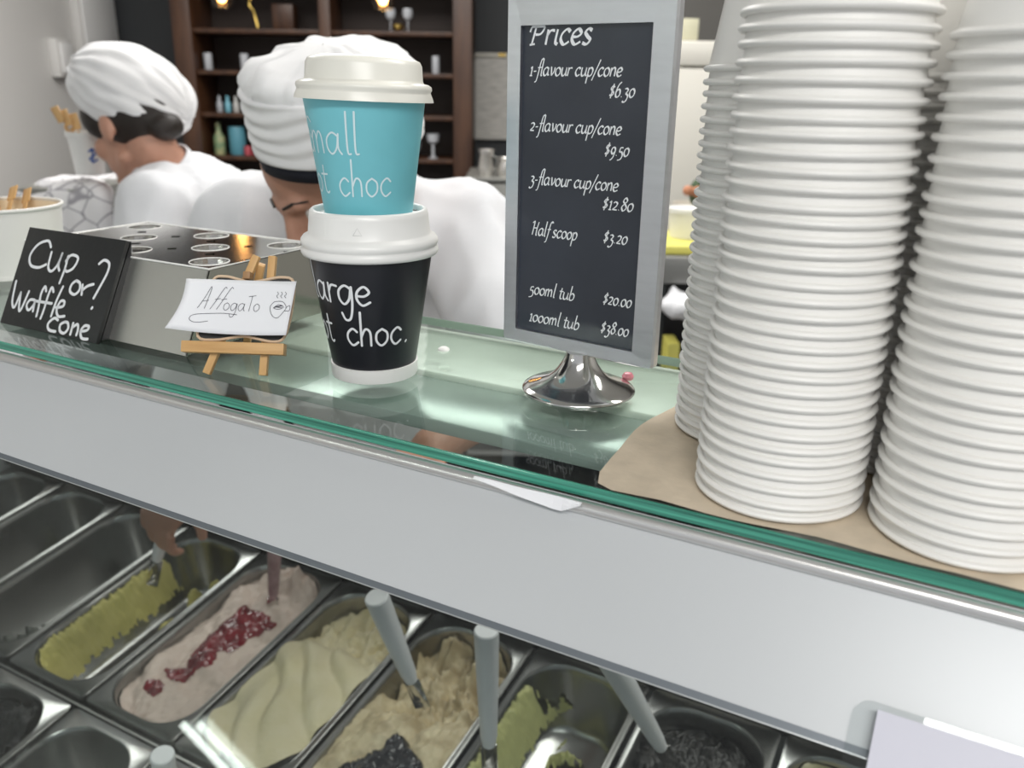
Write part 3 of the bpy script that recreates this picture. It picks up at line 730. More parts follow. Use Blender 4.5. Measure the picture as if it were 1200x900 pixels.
PIT = .1825
cols = [-1.75, -1.5675, -1.385, -1.2025, -1.02, -.8375, -.655, -.4725, -.29, -.1075]
what = ['dark, farthest left under the fascia', 'nearly empty, third left of the yellow-green pistachio one', 'nearly empty, just left of the yellow-green pistachio one', 'with yellow-green pistachio remains', 'filled with pale pink cherry ripple', 'heaped with swirled pale yellow cream', 'with biscuit gelato and black chunks', 'scraped almost empty with pale green scraps', 'of black chocolate gelato', 'of pale curls beside the lavender card']
what[1] = 'nearly empty, second left of the yellow-green pistachio one'
def pan(x, y0, label):
    o = D.objects.new('gelato_pan', me_pan); COL.objects.link(o)
    o.location = (x + PIT / 2, y0, pz(y0)); o.rotation_euler = (TA, 0, 0)
    return tag(o, label, 'pan', 'stainless gelato pans in the case')
for x, wd in zip(cols, what): pan(x, .60, 'stainless gelato pan ' + wd)
c_ = lambda i: cols[i] + PIT / 2
YF = .216
pan(cols[3], YF, 'stainless pan in the front row holding black cookie gelato, bottom left')
pan(cols[4], YF, 'stainless pan in the front row scraped nearly empty, with mauve scraps')
pan(cols[5], YF, 'stainless pan in the front row at the bottom edge of the view')
yel = (.56, .50, .15)
gelato(c_(0), .60, f_empty, yel, 'yellow gelato scraps in the farthest left pan', 2.2)
gelato(c_(1), .60, f_empty, (.50, .47, .16), 'yellow gelato scraps in the pan second left of the pistachio one', 8.1)
gelato(c_(2), .60, f_empty, (.16, .17, .15), 'greyish gelato smears in the dark pan left of the pistachio one', 4.3)
gelato(c_(3), .60, f_pist, (.66, .58, .20), 'yellow-green pistachio gelato clinging to the sides of its pan', 1.7, col2=(.52, .47, .14), mask=m_pist, nx=84, ny=150)
gc = gelato(c_(4), .60, f_cherry, (.80, .64, .56), 'pale pink gelato with red cherry sauce', 5.5, fine=.0006)
def m_sauce(a, b, s):
    k = gs(a, b, [(-.28, .14, .22, .035, 1), (-.22, .25, .34, .045, 1.1), (-.02, .36, .35, .05, 1.2), (-.18, .42, .2, .05, .8), (.02, .49, .42, .05, 1.3), (.05, .57, .32, .045, 1.1), (.12, .66, .45, .055, 1.4), (.28, .62, .3, .04, .8)])
    return k - .36 + .30 * fbm(a, b * 3, 3, s)
M_sauce = mat('cherry_sauce', (.26, .006, .018), .12, var=.5, vscale=40, coat=.6)
gelato(0, 0, f_cherry, None, None, 5.5, parent=gc, name='cherry_sauce', mask=m_sauce, lift=.005, stuffm=M_sauce)
gelato(c_(5), .60, f_cream, (.90, .80, .56), 'swirled pale yellow cream gelato heaped in its pan', 3.1, fine=.0003, col2=(.84, .74, .48))
gb = gelato(c_(6), .60, f_bisc, (.78, .66, .44), 'beige biscuit gelato with black chunks, dug out at the back', 6.6, col2=(.50, .40, .24))
def m_chunk(a, b, s):
    k = gs(a, b, [(-.05, .20, .42, .10, 1.3), (.42, .29, .32, .055, 1.1), (-.35, .10, .35, .07, 1.1), (.05, .35, .18, .05, 1)])
    return k - .5 + .3 * fbm(a, b * 3, 5, s)
gelato(0, 0, f_bisc, None, None, 6.6, parent=gb, name='chocolate_chunks', mask=m_chunk, lift=.012, stuffm=mat('black_chocolate', (.006, .005, .006), .15, coat=.5, bump=.8, bscale=90))
gelato(c_(7), .60, f_rest, (.56, .56, .24), 'pale green gelato scraps along the left side of a scraped pan', 7.4, mask=m_rest, nx=84, ny=150)
gelato(c_(8), .60, f_dark, (.010, .009, .008), 'black chocolate gelato at the right of the case', 9.1, rough=.35)
gelato(c_(9), .60, f_curl, (.62, .58, .38), 'pale curled gelato beside the lavender card', 3.9)
gelato(c_(3), YF, f_cook, (.012, .013, .014), 'black cookie gelato in the front row pan at bottom left', 2.9, rough=.6, fine=.002)
gelato(c_(4), YF, f_empty, (.22, .19, .21), 'mauve gelato scraps in the front row pan', 6.1)
gelato(c_(5), YF, f_full, (.70, .62, .48), 'cream gelato in the front row pan at the bottom edge', 1.1)

# --- spatulas
def spatula(p1, p2, r1, r2, label, m=M_spat, bl=.12, grp='spatulas standing in the gelato'):
    p1, p2 = V(p1), V(p2); d = (p2 - p1); L = d.length; dn_ = d.normalized()
    t = thing('spatula', label, 'spatula', tuple(p2), 0, grp)
    bm = bmesh.new()
    tube(bm, [p1 - p2, p1 - p2 + dn_ * .0015, p1 - p2 + dn_ * L * .4, p1 - p2 + dn_ * L * .9, V((0, 0, 0))], [r1 * .9, r1, (r1 * .6 + r2 * .4) * 1.02, r2, r2 * .75], 20)
    o = fin('handle', bm, m, t, angle=40)
    e = dn_ * bl
    boxo('blade', tuple(e / 2), (.020, .0016, bl), M_steel_sm, t, rot=frame(dn_, CX), bev=.0006)
    boxo('shank', tuple(dn_ * .015), (.012, .003, .05), M_steel_sm, t, rot=frame(dn_, CX), bev=.0008)
    return t
spatula(at(441, 699, .98), at(482, 797, 1.06), .0145, .0100, 'white spatula standing in the swirled yellow cream gelato', bl=.055)
spatula(at(570, 738, .95), at(573, 872, 1.03), .0142, .0105, 'white spatula standing upright in the beige biscuit gelato', bl=.055)
spatula(at(712, 768, .93), at(775, 876, 1.02), .0150, .0095, 'white spatula standing in the scraped green pan', bl=.055)
spatula(at(196, 600, 1.33), at(184, 656, 1.37), .0110, .0090, 'white spatula held in the chef hand over the pistachio gelato', bl=.055)
spatula(at(190, 884, .98), at(205, 985, 1.06), .0135, .0100, 'white spatula standing in the front row mauve pan, bottom left', bl=.055)
spatula(at(322, 640, 1.36), at(320, 700, 1.40), .0110, .0085, 'pink-smeared spatula at the back of the cherry gelato', m=mat('smeared_pink', (.50, .34, .36), .3, col2=(.30, .16, .18), vscale=60), bl=.05)

# ================================================================== PEOPLE
def prim(bm, p):
    t = bmesh.new()
    if p[0] == 'c':
        _, a, ra, b, rb = p
        for c, r in ((a, ra), (b, rb)):
            q = bmesh.ops.create_icosphere(t, subdivisions=2, radius=r); bmesh.ops.translate(t, vec=c, verts=q['verts'])
        h = bmesh.ops.convex_hull(t, input=t.verts)
        bmesh.ops.delete(t, geom=[v for v in h['geom_interior'] if isinstance(v, bmesh.types.BMVert)], context='VERTS')
    else:
        _, c, rad, rot = p
        bmesh.ops.create_icosphere(t, subdivisions=3, radius=1)
        bmesh.ops.scale(t, vec=rad, verts=t.verts)
        bmesh.ops.transform(t, matrix=Matrix.Translation(c) @ (rot or Matrix.Identity(3)).to_4x4(), verts=t.verts)
    me = D.meshes.new('t'); t.to_mesh(me); t.free(); bm.from_mesh(me); D.meshes.remove(me)
def blob(name, prims, voxel, m, parent, org, it=6, disp=None):
    bm = bmesh.new()
    for p in prims: prim(bm, p)
    bmesh.ops.translate(bm, vec=-V(org), verts=bm.verts)
    me = D.meshes.new('tmp'); bm.to_mesh(me); bm.free()
    o = D.objects.new('tmp', me); COL.objects.link(o)
    r = o.modifiers.new('r', 'REMESH'); r.mode = 'VOXEL'; r.voxel_size = voxel
    s = o.modifiers.new('s', 'SMOOTH'); s.factor = .5; s.iterations = it
    dg = bpy.context.evaluated_depsgraph_get(); me2 = D.meshes.new_from_object(o.evaluated_get(dg))
    D.objects.remove(o); D.meshes.remove(me); me2.name = name; me2.materials.clear()
    if disp:
        for v in me2.vertices: v.co = v.co + v.normal * disp(v.co + V(org))
    return link(name, me2, m, parent, True)
def head_prims(c, f, u):
    f, u = V(f).normalized(), V(u).normalized(); s = f.cross(u)
    RH = Matrix((f, s, u)).transposed()
    q = lambda a, b, d: c + f * a + s * b + u * d
    P = [('e', q(-.012, 0, .030), (.098, .076, .088), RH), ('e', q(.030, 0, -.035), (.062, .056, .078), RH), ('c', q(.005, .046, -.06), .018, q(.070, .012, -.097), .017),
         ('c', q(.005, -.046, -.06), .018, q(.070, -.012, -.097), .017), ('c', q(.070, 0, -.096), .019, q(.078, 0, -.093), .017),
         ('c', q(.088, 0, .008), .009, q(.112, 0, -.030), .0115), ('c', q(.100, .010, -.034), .007, q(.100, -.010, -.034), .007),
         ('c', q(.078, .030, .020), .011, q(.086, .008, .018), .010), ('c', q(.078, -.030, .020), .011, q(.086, -.008, .018), .010),
         ('e', q(.060, .036, -.025), (.026, .024, .026), RH), ('e', q(.060, -.036, -.025), (.026, .024, .026), RH),
         ('c', q(.090, .016, -.060), .007, q(.090, -.016, -.060), .007), ('c', q(.087, .012, -.069), .007, q(.087, -.012, -.069), .007),
         ('e', q(-.008, .078, -.004), (.018, .008, .030), RH), ('e', q(-.008, -.078, -.004), (.018, .008, .030), RH)]
    return P, q, RH
def hand_prims(w_, d, n, curl=.6, side=1):
    """palm and five fingers from the wrist w_; d finger direction, n palm normal, curl bends fingers towards n"""
    d, n = V(d).normalized(), V(n).normalized(); s = d.cross(n).normalized() * side
    P = [('e', w_ + d * .045, (.045, .038, .015), Matrix((d, s, n)).transposed())]
    for k, (o_, L) in enumerate(((-.030, .062), (-.010, .074), (.010, .078), (.030, .068))):
        p = w_ + d * (.080 if k else .074) + s * o_ * .95; a = curl
        ln = [L * .45, L * .3, L * .25]; r = .0088
        for l in ln:
            q = p + (d * math.cos(a) + n * math.sin(a)) * l; P.append(('c', p, r, q, r - .0006)); p = q; a += curl; r -= .0007
    p = w_ + d * .022 + s * .034; q = p + (d * .55 + s * .7 + n * .45).normalized() * .036; P.append(('c', w_ + d * .015 + s * .015, .014, p, .012)); P.append(('c', p, .0115, q, .0098))
    P.append(('c', q, .0098, q + (d * .8 + n * .6).normalized() * .030, .0085))
    return P
def folds(sc, amp, seed=0, st=(1, 1, .45)):
    def f(p):
        a = noise.noise(V((p.x * st[0] * sc, p.y * st[1] * sc, p.z * st[2] * sc + seed)))
        b = noise.noise(V((p.x * sc * 2.3, p.y * sc * 2.3, p.z * sc * 1.3 + seed + 9)))
        return amp * (1 - abs(a) * 3.2) * .6 + amp * .25 * b
    return f

# ---- chef in profile at the left
oA = fr(1.92, -.68, 0)
pa = thing('person', 'person in white chef jacket and floppy white cap, in profile, head bowed at left', 'person', tuple(oA))
hc = at(157, 149, 1.82)
fh = (-RT * .90 + F * .43); fh.normalize(); pt = R_(20)
fA = fh * math.cos(pt) - V((0, 0, math.sin(pt))); uA = fh * math.sin(pt) + V((0, 0, math.cos(pt)))
HP, qA, RHA = head_prims(hc, fA, uA)
neck = fr(1.91, -.765, 1.395)
sh_n, sh_f = fr(1.765, -.735, 1.352), fr(2.07, -.75, 1.352)
pel = fr(1.92, -.68, .95)
arm = [(sh_n, fr(1.70, -.78, 1.08), fr(1.74, -.99, 1.02)), (sh_f, fr(2.26, -.72, 1.10), fr(2.26, -.90, 1.04))]
BP = HP + [('c', qA(-.03, 0, -.05), .052, neck, .056), ('c', neck, .07, fr(1.92, -.70, 1.22), .13), ('c', fr(1.92, -.70, 1.22), .13, pel, .13), ('c', sh_n, .055, sh_f, .055)]
for a, b, c in arm: BP += [('c', a, .048, b, .040), ('c', b, .038, c, .026)] + hand_prims(c, (c - b).normalized(), (0, 0, -1), .5)
for s_ in (-.09, .09):
    hp_, kn, ft = fr(1.92 + s_, -.68, .90), fr(1.92 + s_, -.70, .48), fr(1.92 + s_, -.68, .08)
    BP += [('c', hp_, .085, kn, .055), ('c', kn, .052, ft, .036), ('c', ft - V((0, 0, .04)), .035, ft - V((0, 0, .045)) - RT * .15, .028)]
blob('body', BP, .0055, M_skin, pa, oA, 4)
JP = [('c', neck - V((0, 0, .03)), .085, fr(1.92, -.70, 1.22), .155), ('c', fr(1.92, -.69, 1.22), .155, fr(1.92, -.68, .85), .155), ('c', sh_n, .072, sh_f, .072), ('e', fr(1.90, -.69, 1.325), (.12, .13, .10), None)]
for a, b, c in arm: JP += [('c', a, .070, b, .058), ('c', b, .056, b.lerp(c, .8), .042)]
blob('jacket', JP, .009, M_coat, pa, oA, 5, folds(11, .015, 3, (1, 1, .3)))
# collar: a band round the neck
uN = (qA(-.03, 0, -.05) - neck).normalized(); bm = bmesh.new(); NC = 36; rows = []
for (rad, h) in ((.072, -.02), (.070, .018), (.066, .030), (.062, .030), (.064, .0), (.066, -.02)):
    row = []
    for k in range(NC):
        a = 2 * pi * k / NC; dir_ = (F * math.cos(a) + RT * math.sin(a)); dir_ = (dir_ - uN * dir_.dot(uN)).normalized()
        row.append(bm.verts.new(neck - oA + uN * (h + .012 * math.cos(a - pi / 2)) + dir_ * rad))
    rows.append(row)
for a, b in zip(rows, rows[1:] + rows[:1]):
    for k in range(NC): bm.faces.new((a[k], a[(k + 1) % NC], b[(k + 1) % NC], b[k]))
fin('collar', bm, M_coat, pa, angle=60)
TP = []
for s_ in (-.09, .09): TP += [('c', fr(1.92 + s_, -.68, .90), .105, fr(1.92 + s_, -.70, .48), .08), ('c', fr(1.92 + s_, -.70, .48), .08, fr(1.92 + s_, -.68, .12), .07)]
m_tr = mat('dark_trousers', (.03, .03, .035), .8)
blob('trousers', TP, .012, m_tr, pa, oA, 4)
for s_ in (-.09, .09): blob('shoe', [('c', fr(1.92 + s_, -.66, .045), .045, fr(1.92 + s_, -.84, .038), .038)], .01, M_blackplastic, pa, oA)
blob('hair', [('e', qA(-.020, 0, .030), (.0965, .0795, .0880), RHA), ('e', qA(.040, .045, .035), (.038, .034, .045), RHA), ('e', qA(.040, -.045, .035), (.038, .034, .045), RHA), ('e', qA(-.090, 0, -.028), (.030, .040, .030), RHA)], .005, M_hair, pa, oA, 3)
for s_ in (-1, 1):
    e_ = lathe('eye', [(0, -.011), (.008, -.008), (.011, 0), (.008, .008), (0, .011)], mat('eye_white', (.7, .68, .65), .2), pa, 16); e_.location = qA(.074, .030 * s_, .000) - oA
    bm = bmesh.new(); tube(bm, [qA(.070, .045 * s_, .020) - oA, qA(.086, .030 * s_, .027) - oA, qA(.094, .013 * s_, .024) - oA], [.001, .0022, .0018], 8); fin('eyebrow', bm, M_hair, pa)
# floppy cap
def cap_mesh(name, c, ax, rad, m, parent, org, fold, nu=96, nv=56):
    """ax: three axes (front-back, side, up) and radii; folds gather towards the back"""
    a0, a1, a2 = ax; vs, fs = [], []
    for j in range(nv + 1):
        th = pi * j / nv
        for i in range(nu):
            ph = 2 * pi * i / nu
            d = V((math.cos(th), math.sin(th) * math.cos(ph), math.sin(th) * math.sin(ph)))
            k = 1 + fold(d, th, ph)
            vs.append(c - org + a0 * d.x * rad[0] * k + a1 * d.y * rad[1] * k + a2 * d.z * rad[2] * k)
    for j in range(nv):
        for i in range(nu): fs.append((j * nu + i, j * nu + (i + 1) % nu, (j + 1) * nu + (i + 1) % nu, (j + 1) * nu + i))
    return mesh(name, vs, fs, m, parent, True)
d1 = (at(218, 142, 1.84) - at(90, 84, 1.80)).normalized(); view = at(150, 105, 1.8) - V((0, 0, 1.593)); view.normalize()
up_ = (V((0, 0, 1)) - d1 * d1.z); up_.normalize(); sd_ = d1.cross(up_)
def foldA(d, th, ph):
    g = noise.noise(V((th * 1.2, math.cos(ph) * 3.2, math.sin(ph) * 3.2)))
    g2 = noise.noise(V((th * 2.2, math.cos(ph) * 7, math.sin(ph) * 7 + 4)))
    k = .09 * abs(g) + .05 * g2 * min(1, th)
    k += .06 * max(0, d.z) * math.sin(th) - .03
    return k
cap_mesh('chef_cap', at(155, 110, 1.82), (d1, sd_, up_), (.128, .118, .094), M_cotton, pa, oA, foldA)

# ---- chef bending over the pans
oB = fr(1.62, -.28, 0)
pb_ = thing('person', 'person in white chef jacket and tall pleated hat bending over the gelato behind the cups', 'person', tuple(oB))
yw = R_(50); hB = (-F * math.cos(yw) - RT * math.sin(yw)); ptB = R_(40)
fB = hB * math.cos(ptB) - V((0, 0, math.sin(ptB))); uB = hB * math.sin(ptB) + V((0, 0, math.cos(ptB)))
hcB = at(394, 202, 1.165)
HP, qB, RHB = head_prims(hcB, fB, uB)
nk = fr(1.36, -.24, 1.42)
sL, sR = fr(1.37, -.43, 1.375), fr(1.34, -.080, 1.370)
eL, eR = at(222, 425, 1.44), at(612, 452, 1.24)
wL, wR = at(208, 566, 1.27), at(505, 525, 1.10)
BP = HP + [('c', qB(-.04, 0, -.03), .055, nk, .06), ('c', nk, .075, fr(1.46, -.27, 1.22), .12), ('c', fr(1.46, -.27, 1.22), .12, fr(1.62, -.28, .96), .13), ('c', sL, .055, sR, .055),
           ('c', sL, .05, eL, .040), ('c', eL, .040, wL, .027), ('c', sR, .05, eR, .042), ('c', eR, .042, wR, .028)]
dL = (at(172, 640, 1.30) - wL).normalized()
BP += hand_prims(wL, dL, (-CZ + RT * .3), .5, 1)
dR = (at(440, 575, 1.04) - wR).normalized(); BP += hand_prims(wR, dR, (0, 0, -1), .4, 1)
for s_ in (-.09, .09):
    hp_, kn, ft = fr(1.64, -.28 + s_, .92), fr(1.62, -.28 + s_, .50), fr(1.66, -.28 + s_, .08)
    BP += [('c', hp_, .085, kn, .055), ('c', kn, .052, ft, .036), ('c', ft - V((0, 0, .04)), .035, ft - V((0, 0, .045)) - F * .15, .028)]
blob('body', BP, .0052, M_skin, pb_, oB, 4)
JP = [('c', fr(1.41, -.27, 1.43), .095, fr(1.46, -.27, 1.22), .15), ('c', fr(1.46, -.27, 1.22), .15, fr(1.63, -.28, .86), .155), ('c', sL, .080, sR, .080), ('e', fr(1.44, -.25, 1.36), (.13, .12, .12), None),
      ('c', sL, .080, eL, .062), ('c', eL, .060, eL.lerp(wL, .55), .046), ('c', sR, .082, eR, .064), ('c', eR, .064, eR.lerp(wR, .25), .056)]
blob('jacket', JP, .009, M_coat, pb_, oB, 5, folds(10, .016, 21, (1, 1, .3)))
TP = []
for s_ in (-.09, .09): TP += [('c', fr(1.64, -.28 + s_, .92), .105, fr(1.62, -.28 + s_, .50), .08), ('c', fr(1.62, -.28 + s_, .50), .08, fr(1.66, -.28 + s_, .12), .07)]
blob('trousers', TP, .012, m_tr, pb_, oB, 4)
for s_ in (-.09, .09): blob('shoe', [('c', fr(1.68, -.28 + s_, .045), .045, fr(1.50, -.28 + s_, .038), .038)], .01, M_blackplastic, pb_, oB)
blob('hair', [('e', qB(-.034, 0, .030), (.084, .079, .082), RHB)], .006, M_hair, pb_, oB, 3)
for s_ in (-1, 1):
    e_ = lathe('eye', [(0, -.011), (.008, -.008), (.011, 0), (.008, .008), (0, .011)], MATS['eye_white'], pb_, 16); e_.location = qB(.070, .030 * s_, -.002) - oB
    bm = bmesh.new(); tube(bm, [qB(.070, .045 * s_, .020) - oB, qB(.086, .030 * s_, .027) - oB, qB(.094, .013 * s_, .024) - oB], [.001, .0022, .0018], 8); fin('eyebrow', bm, M_hair, pb_)
uh = (V((0, 0, .95)) - F * .28 - RT * .07).normalized(); RHh = frame(uh, RT); chh = at(398, 162, 1.13)
def toque():
    prof = []
    for k in range(30): prof.append((.1125 + .0006 * k / 30, .076 * k / 29))
    prof += [(.1100, .0775), (.106, .0785), (.107, .081), (.110, .086), (.111, .092), (.108, .100), (.101, .107), (.090, .113), (.075, .118), (.056, .124), (.036, .128), (.001, .130)]
    prof = [(.108, .003), (.111, 0)] + [(r, z * .92) if z > .08 else (r, z) for r, z in prof]
    nu = 128; vs, fs = [], []
    for j, (r, z) in enumerate(prof):
        for i in range(nu):
            a = 2 * pi * i / nu; c, s = math.cos(a), math.sin(a)
            if z < .0765: dr = .0030 * math.sin(z * 330 + 3.5 * noise.noise(V((c * 1.5, s * 1.5, z * 10)))) * (.6 + .6 * noise.noise(V((c * 2, s * 2, 7))) ) * min(1, z * 60)
            else: dr = .022 * (noise.noise(V((c * 3.2, s * 3.2, z * 9 + 2)))) * min(1, (z - .0765) * 40) * min(1, r * 14) - .008 * abs(noise.noise(V((c * 6, s * 6, z * 6)))) * min(1, r * 10)
            zz = z + (.010 * noise.noise(V((c * 3 * r * 9, s * 3 * r * 9, 5))) if z > .10 else 0)
            vs.append(RHh @ V(((r + dr) * c, (r + dr) * s, zz)) + chh - oB)
    for j in range(len(prof) - 1):
        for i in range(nu): fs.append((j * nu + i, j * nu + (i + 1) % nu, (j + 1) * nu + (i + 1) % nu, (j + 1) * nu + i))
    return mesh('chef_hat', vs, fs, M_cotton, pb_, True)
toque()
vs, fs = lathe_data([(.1045, -.019), (.1070, -.019), (.1085, .006), (.1055, .006), (.1045, -.019)], 72)
mesh('head_band', [RHh @ V(v) + chh - oB for v in vs], fs, M_navy, pb_, True)

# ================================================================== BACKGROUND
def fbox(name, f0, f1, r0, r1, z0, z1, m, parent=None, org=None, bev=0):
    c = fr((f0 + f1) / 2, (r0 + r1) / 2, (z0 + z1) / 2)
    o = boxo(name, c - (org or V((0, 0, 0))), (r1 - r0, f1 - f0, z1 - z0), m, parent, rot=Euler((0, 0, ROT)), bev=bev)
    return o
def fthing(name, f, r, z, label, cat, group=None):
    t = thing(name, label, cat, tuple(fr(f, r, z)), 0, group); return t, fr(f, r, z)
sh, o_ = fthing('shelving', 4.9, -1.0, 0, 'dark walnut open shelving unit against the charcoal back wall', 'shelving')
zb = [1.20, 1.425, 1.640, 1.845, 2.10, 2.40, .05, .60]
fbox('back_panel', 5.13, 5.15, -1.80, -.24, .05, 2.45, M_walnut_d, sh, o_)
for r0, r1 in ((-1.80, -1.70), (-1.035, -.975), (-.34, -.24)): fbox('upright', 4.78, 5.13, r0, r1, 0, 2.45, M_walnut, sh, o_, .004)
for z in zb:
    for r0, r1 in ((-1.70, -1.035), (-.975, -.34)): fbox('shelf_board', 4.80, 5.13, r0, r1, z - .022, z, M_walnut, sh, o_, .002)
def jar(f, r, z, rad, h, m, name, label, cat, grp=None, neck=None, capm=None):
    t, o = fthing(name, f, r, z, label, cat, grp)
    pr_ = [(0, .001), (rad * .9, 0), (rad, h * .05), (rad, h * (.55 if neck else .97)), (rad * (neck or .95), h * (.72 if neck else 1)), (rad * (neck or .95), h), (0, h)]
    lathe('vessel', pr_, m, t, 24)
    if capm: lathe('cap', [(0, h), (rad * (neck or .9) * 1.15, h), (rad * (neck or .9) * 1.15, h * 1.1), (0, h * 1.1)], capm, t, 20)
    return t
m_gl = mat('pale_glass', (.50, .52, .55), .15, spec=.7)
jar(4.88, -1.66, 1.640, .022, .085, m_gl, 'drinking_glass', 'small glass at the left end of the second shelf from the top', 'glass')
jar(4.88, -1.465, 1.640, .022, .085, m_gl, 'drinking_glass', 'small glass beside the bent chef hat on the second shelf', 'glass')
for k, (r, c) in enumerate(((-1.62, (.4, .42, .45)), (-1.575, (.18, .45, .55)), (-1.53, (.5, .5, .48)))):
    jar(4.88, r, 1.425, .016, .085, mat('bottle_%d' % k, c, .3), 'bottle', ['grey bottle, left of three on the third shelf', 'blue bottle between two pale ones on the third shelf', 'pale bottle, right of three on the third shelf'][k], 'bottle', None, .5)
fbox('picture_box', 5.0, 5.1, -1.50, -1.33, 1.425, 1.56, M_blackplastic, None).name = 'dark_box'
tag(D.objects['dark_box'], 'black box standing behind the bottles on the third shelf', 'box')
jar(4.88, -1.64, 1.20, .030, .17, mat('bottle_multi', (.45, .42, .22), .4, col2=(.08, .22, .12), vscale=30), 'bottle', 'tall green and yellow bottle on the lowest visible shelf', 'bottle', None, .45)
jar(4.90, -1.545, 1.20, .045, .15, mat('blue_tin', (.10, .30, .38), .4), 'tin', 'blue tin beside the green bottle on the lowest visible shelf', 'tin')
for k in range(4): jar(4.86, -1.48 + .045 * k, 1.20, .020, .05, mat('red_pot', (.40, .06, .08), .5), 'small_pot', ['leftmost', 'second', 'third', 'rightmost'][k] + ' tiny red pot in the row on the lowest visible shelf', 'pot', 'red pots on the lowest shelf')
# brass ornament and carton on the upper shelf
t, o = fthing('brass_ornament', 4.9, -1.40, 1.845, 'crooked brass ornament on the top left shelf', 'ornament')
tubeo('stem', [(-.02, 0, .16), (-.03, 0, .12), (.0, 0, .09), (.01, 0, .05), (.02, 0, .01)], .008, M_brass, t, 10)
lathe('knob', [(0, .175), (.016, .165), (.018, .15), (0, .14)], M_brass, t, 16).location = (-.02, 0, 0)
lathe('stand_base', [(0, .008), (.025, .006), (.03, 0), (0, 0)], M_brass, t, 20).location = (.02, 0, 0)
cb = fbox('carton', 4.92, 5.04, -1.31, -1.20, 1.846, 1.975, M_walnut, None, None, .003); tag(cb, 'small brown carton on the top left shelf', 'carton')
for r in (-.675, -.585):
    k = 'left' if r < -.6 else 'right'
    t, o = fthing('wine_glass', 4.88, r, 1.845, 'clear stemmed glass, %s of the pair on the top right shelf' % k, 'glass')
    lathe('bowl', [(.004, .055), (.022, .07), (.028, .095), (.024, .115), (.022, .115), (.026, .095), (.018, .072), (0, .06)], m_gl, t, 24)
    lathe('stem', [(0, .06), (.003, .055), (.003, .006), (.022, .002), (.022, 0), (0, 0)], m_gl, t, 24)
t, o = fthing('brass_bowl', 4.84, -.63, 1.845, 'tiny brass bowl in front of the stemmed glasses', 'bowl')
lathe('bowl', [(0, .004), (.012, 0), (.03, .02), (.032, .035), (.028, .03), (0, .008)], M_brass, t, 24)
lathe('foot', [(0, 0), (.014, 0), (.012, .004), (0, .004)], M_brass, t, 20)
for r, h in ((-.86, .05), (-.72, .055), (-.44, .09)):
    jar(4.88, r, 1.640, .02, h, m_gl, 'drinking_glass', {-.86: 'low glass above the bent chef hat on the right shelf', -.72: 'low glass above the turquoise cup lid on the right shelf', -.44: 'taller glass at the right end of the second shelf'}[r], 'glass')
t, o = fthing('goblet', 4.88, -.46, 1.20, 'pale footed goblet on the lowest shelf right of the turquoise cup', 'goblet')
lathe('bowl', [(.006, .07), (.03, .09), (.036, .13), (.032, .13), (.025, .095), (0, .08)], m_gl, t, 24); lathe('stem', [(0, .08), (.008, .07), (.008, .01), (.028, .003), (.028, 0), (0, 0)], m_gl, t, 24)
# pendant lamps
M_amber = mat('amber_bulb', (1, .6, .2), .3, emit=((1, .55, .18), 14))
M_shade = glass_mat('amber_shade', (.9, .75, .6), .8)
for k, (r, zc, w_) in enumerate(((-1.117, 1.905, .036), (-.511, 1.905, .042))):
    t, o = fthing('pendant_lamp', 3.5, r, zc, 'glowing glass pendant lamp, %s of the two before the shelving' % ('left' if k == 0 else 'right'), 'lamp')
    lathe('glass_shade', [(w_ * .8, -.055), (w_, -.04), (w_, .03), (w_ * .6, .07), (.015, .09)], M_shade, t, 32)
    lathe('bulb', [(0, -.040), (.012, -.036), (.020, -.018), (.016, .010), (.008, .03), (0, .03)], M_amber, t, 20)
    lathe('socket', [(0, .03), (.012, .03), (.014, .09), (0, .095)], M_brass, t, 20)
    tubeo('cord', [(0, 0, .09), (0, 0, .55), (0, 0, 3.0 - zc)], .003, M_blackplastic, t, 8)
# wall cabinets on the white wall
for k, (f0, f1, r0, r1, z0, z1, lab) in enumerate(((4.74, 5.16, -2.30, -2.25, 1.71, 2.05, 'white wall box, upper one beside the charcoal wall'), (4.46, 4.62, -2.30, -2.25, 1.59, 1.77, 'white wall box, lower one nearer the left edge'))):
    t, o = fthing('wall_box', (f0 + f1) / 2, -2.3, z0, lab, 'wall box'); fbox('case', f0, f1, r0, r1, z0, z1, M_wall, t, o, .008); fbox('front_cover', f0 + .02, f1 - .02, r1, r1 + .012, z0 + .02, z1 - .02, mat('white_enamel', (.75, .75, .74), .3), t, o, .004)
# flip chart paper with clip
t, o = fthing('wall_chart', 5.18, -.16, 1.36, 'white printed sheet under a clip rail on the dark wall behind the price stand', 'chart')
fbox('sheet', 5.165, 5.172, -.268, -.05, 1.29, 1.735, mat('grey_print', (.62, .60, .56), .7, col2=(.42, .41, .38), vscale=14, stretch=(1, 1, 8)), t, o); fbox('clip_rail', 5.155, 5.175, -.268, -.05, 1.735, 1.76, mat('clip', (.5, .48, .42), .4), t, o, .003)
fbox('gold_clip', 5.150, 5.16, -.11, -.07, 1.742, 1.758, M_brass, t, o)
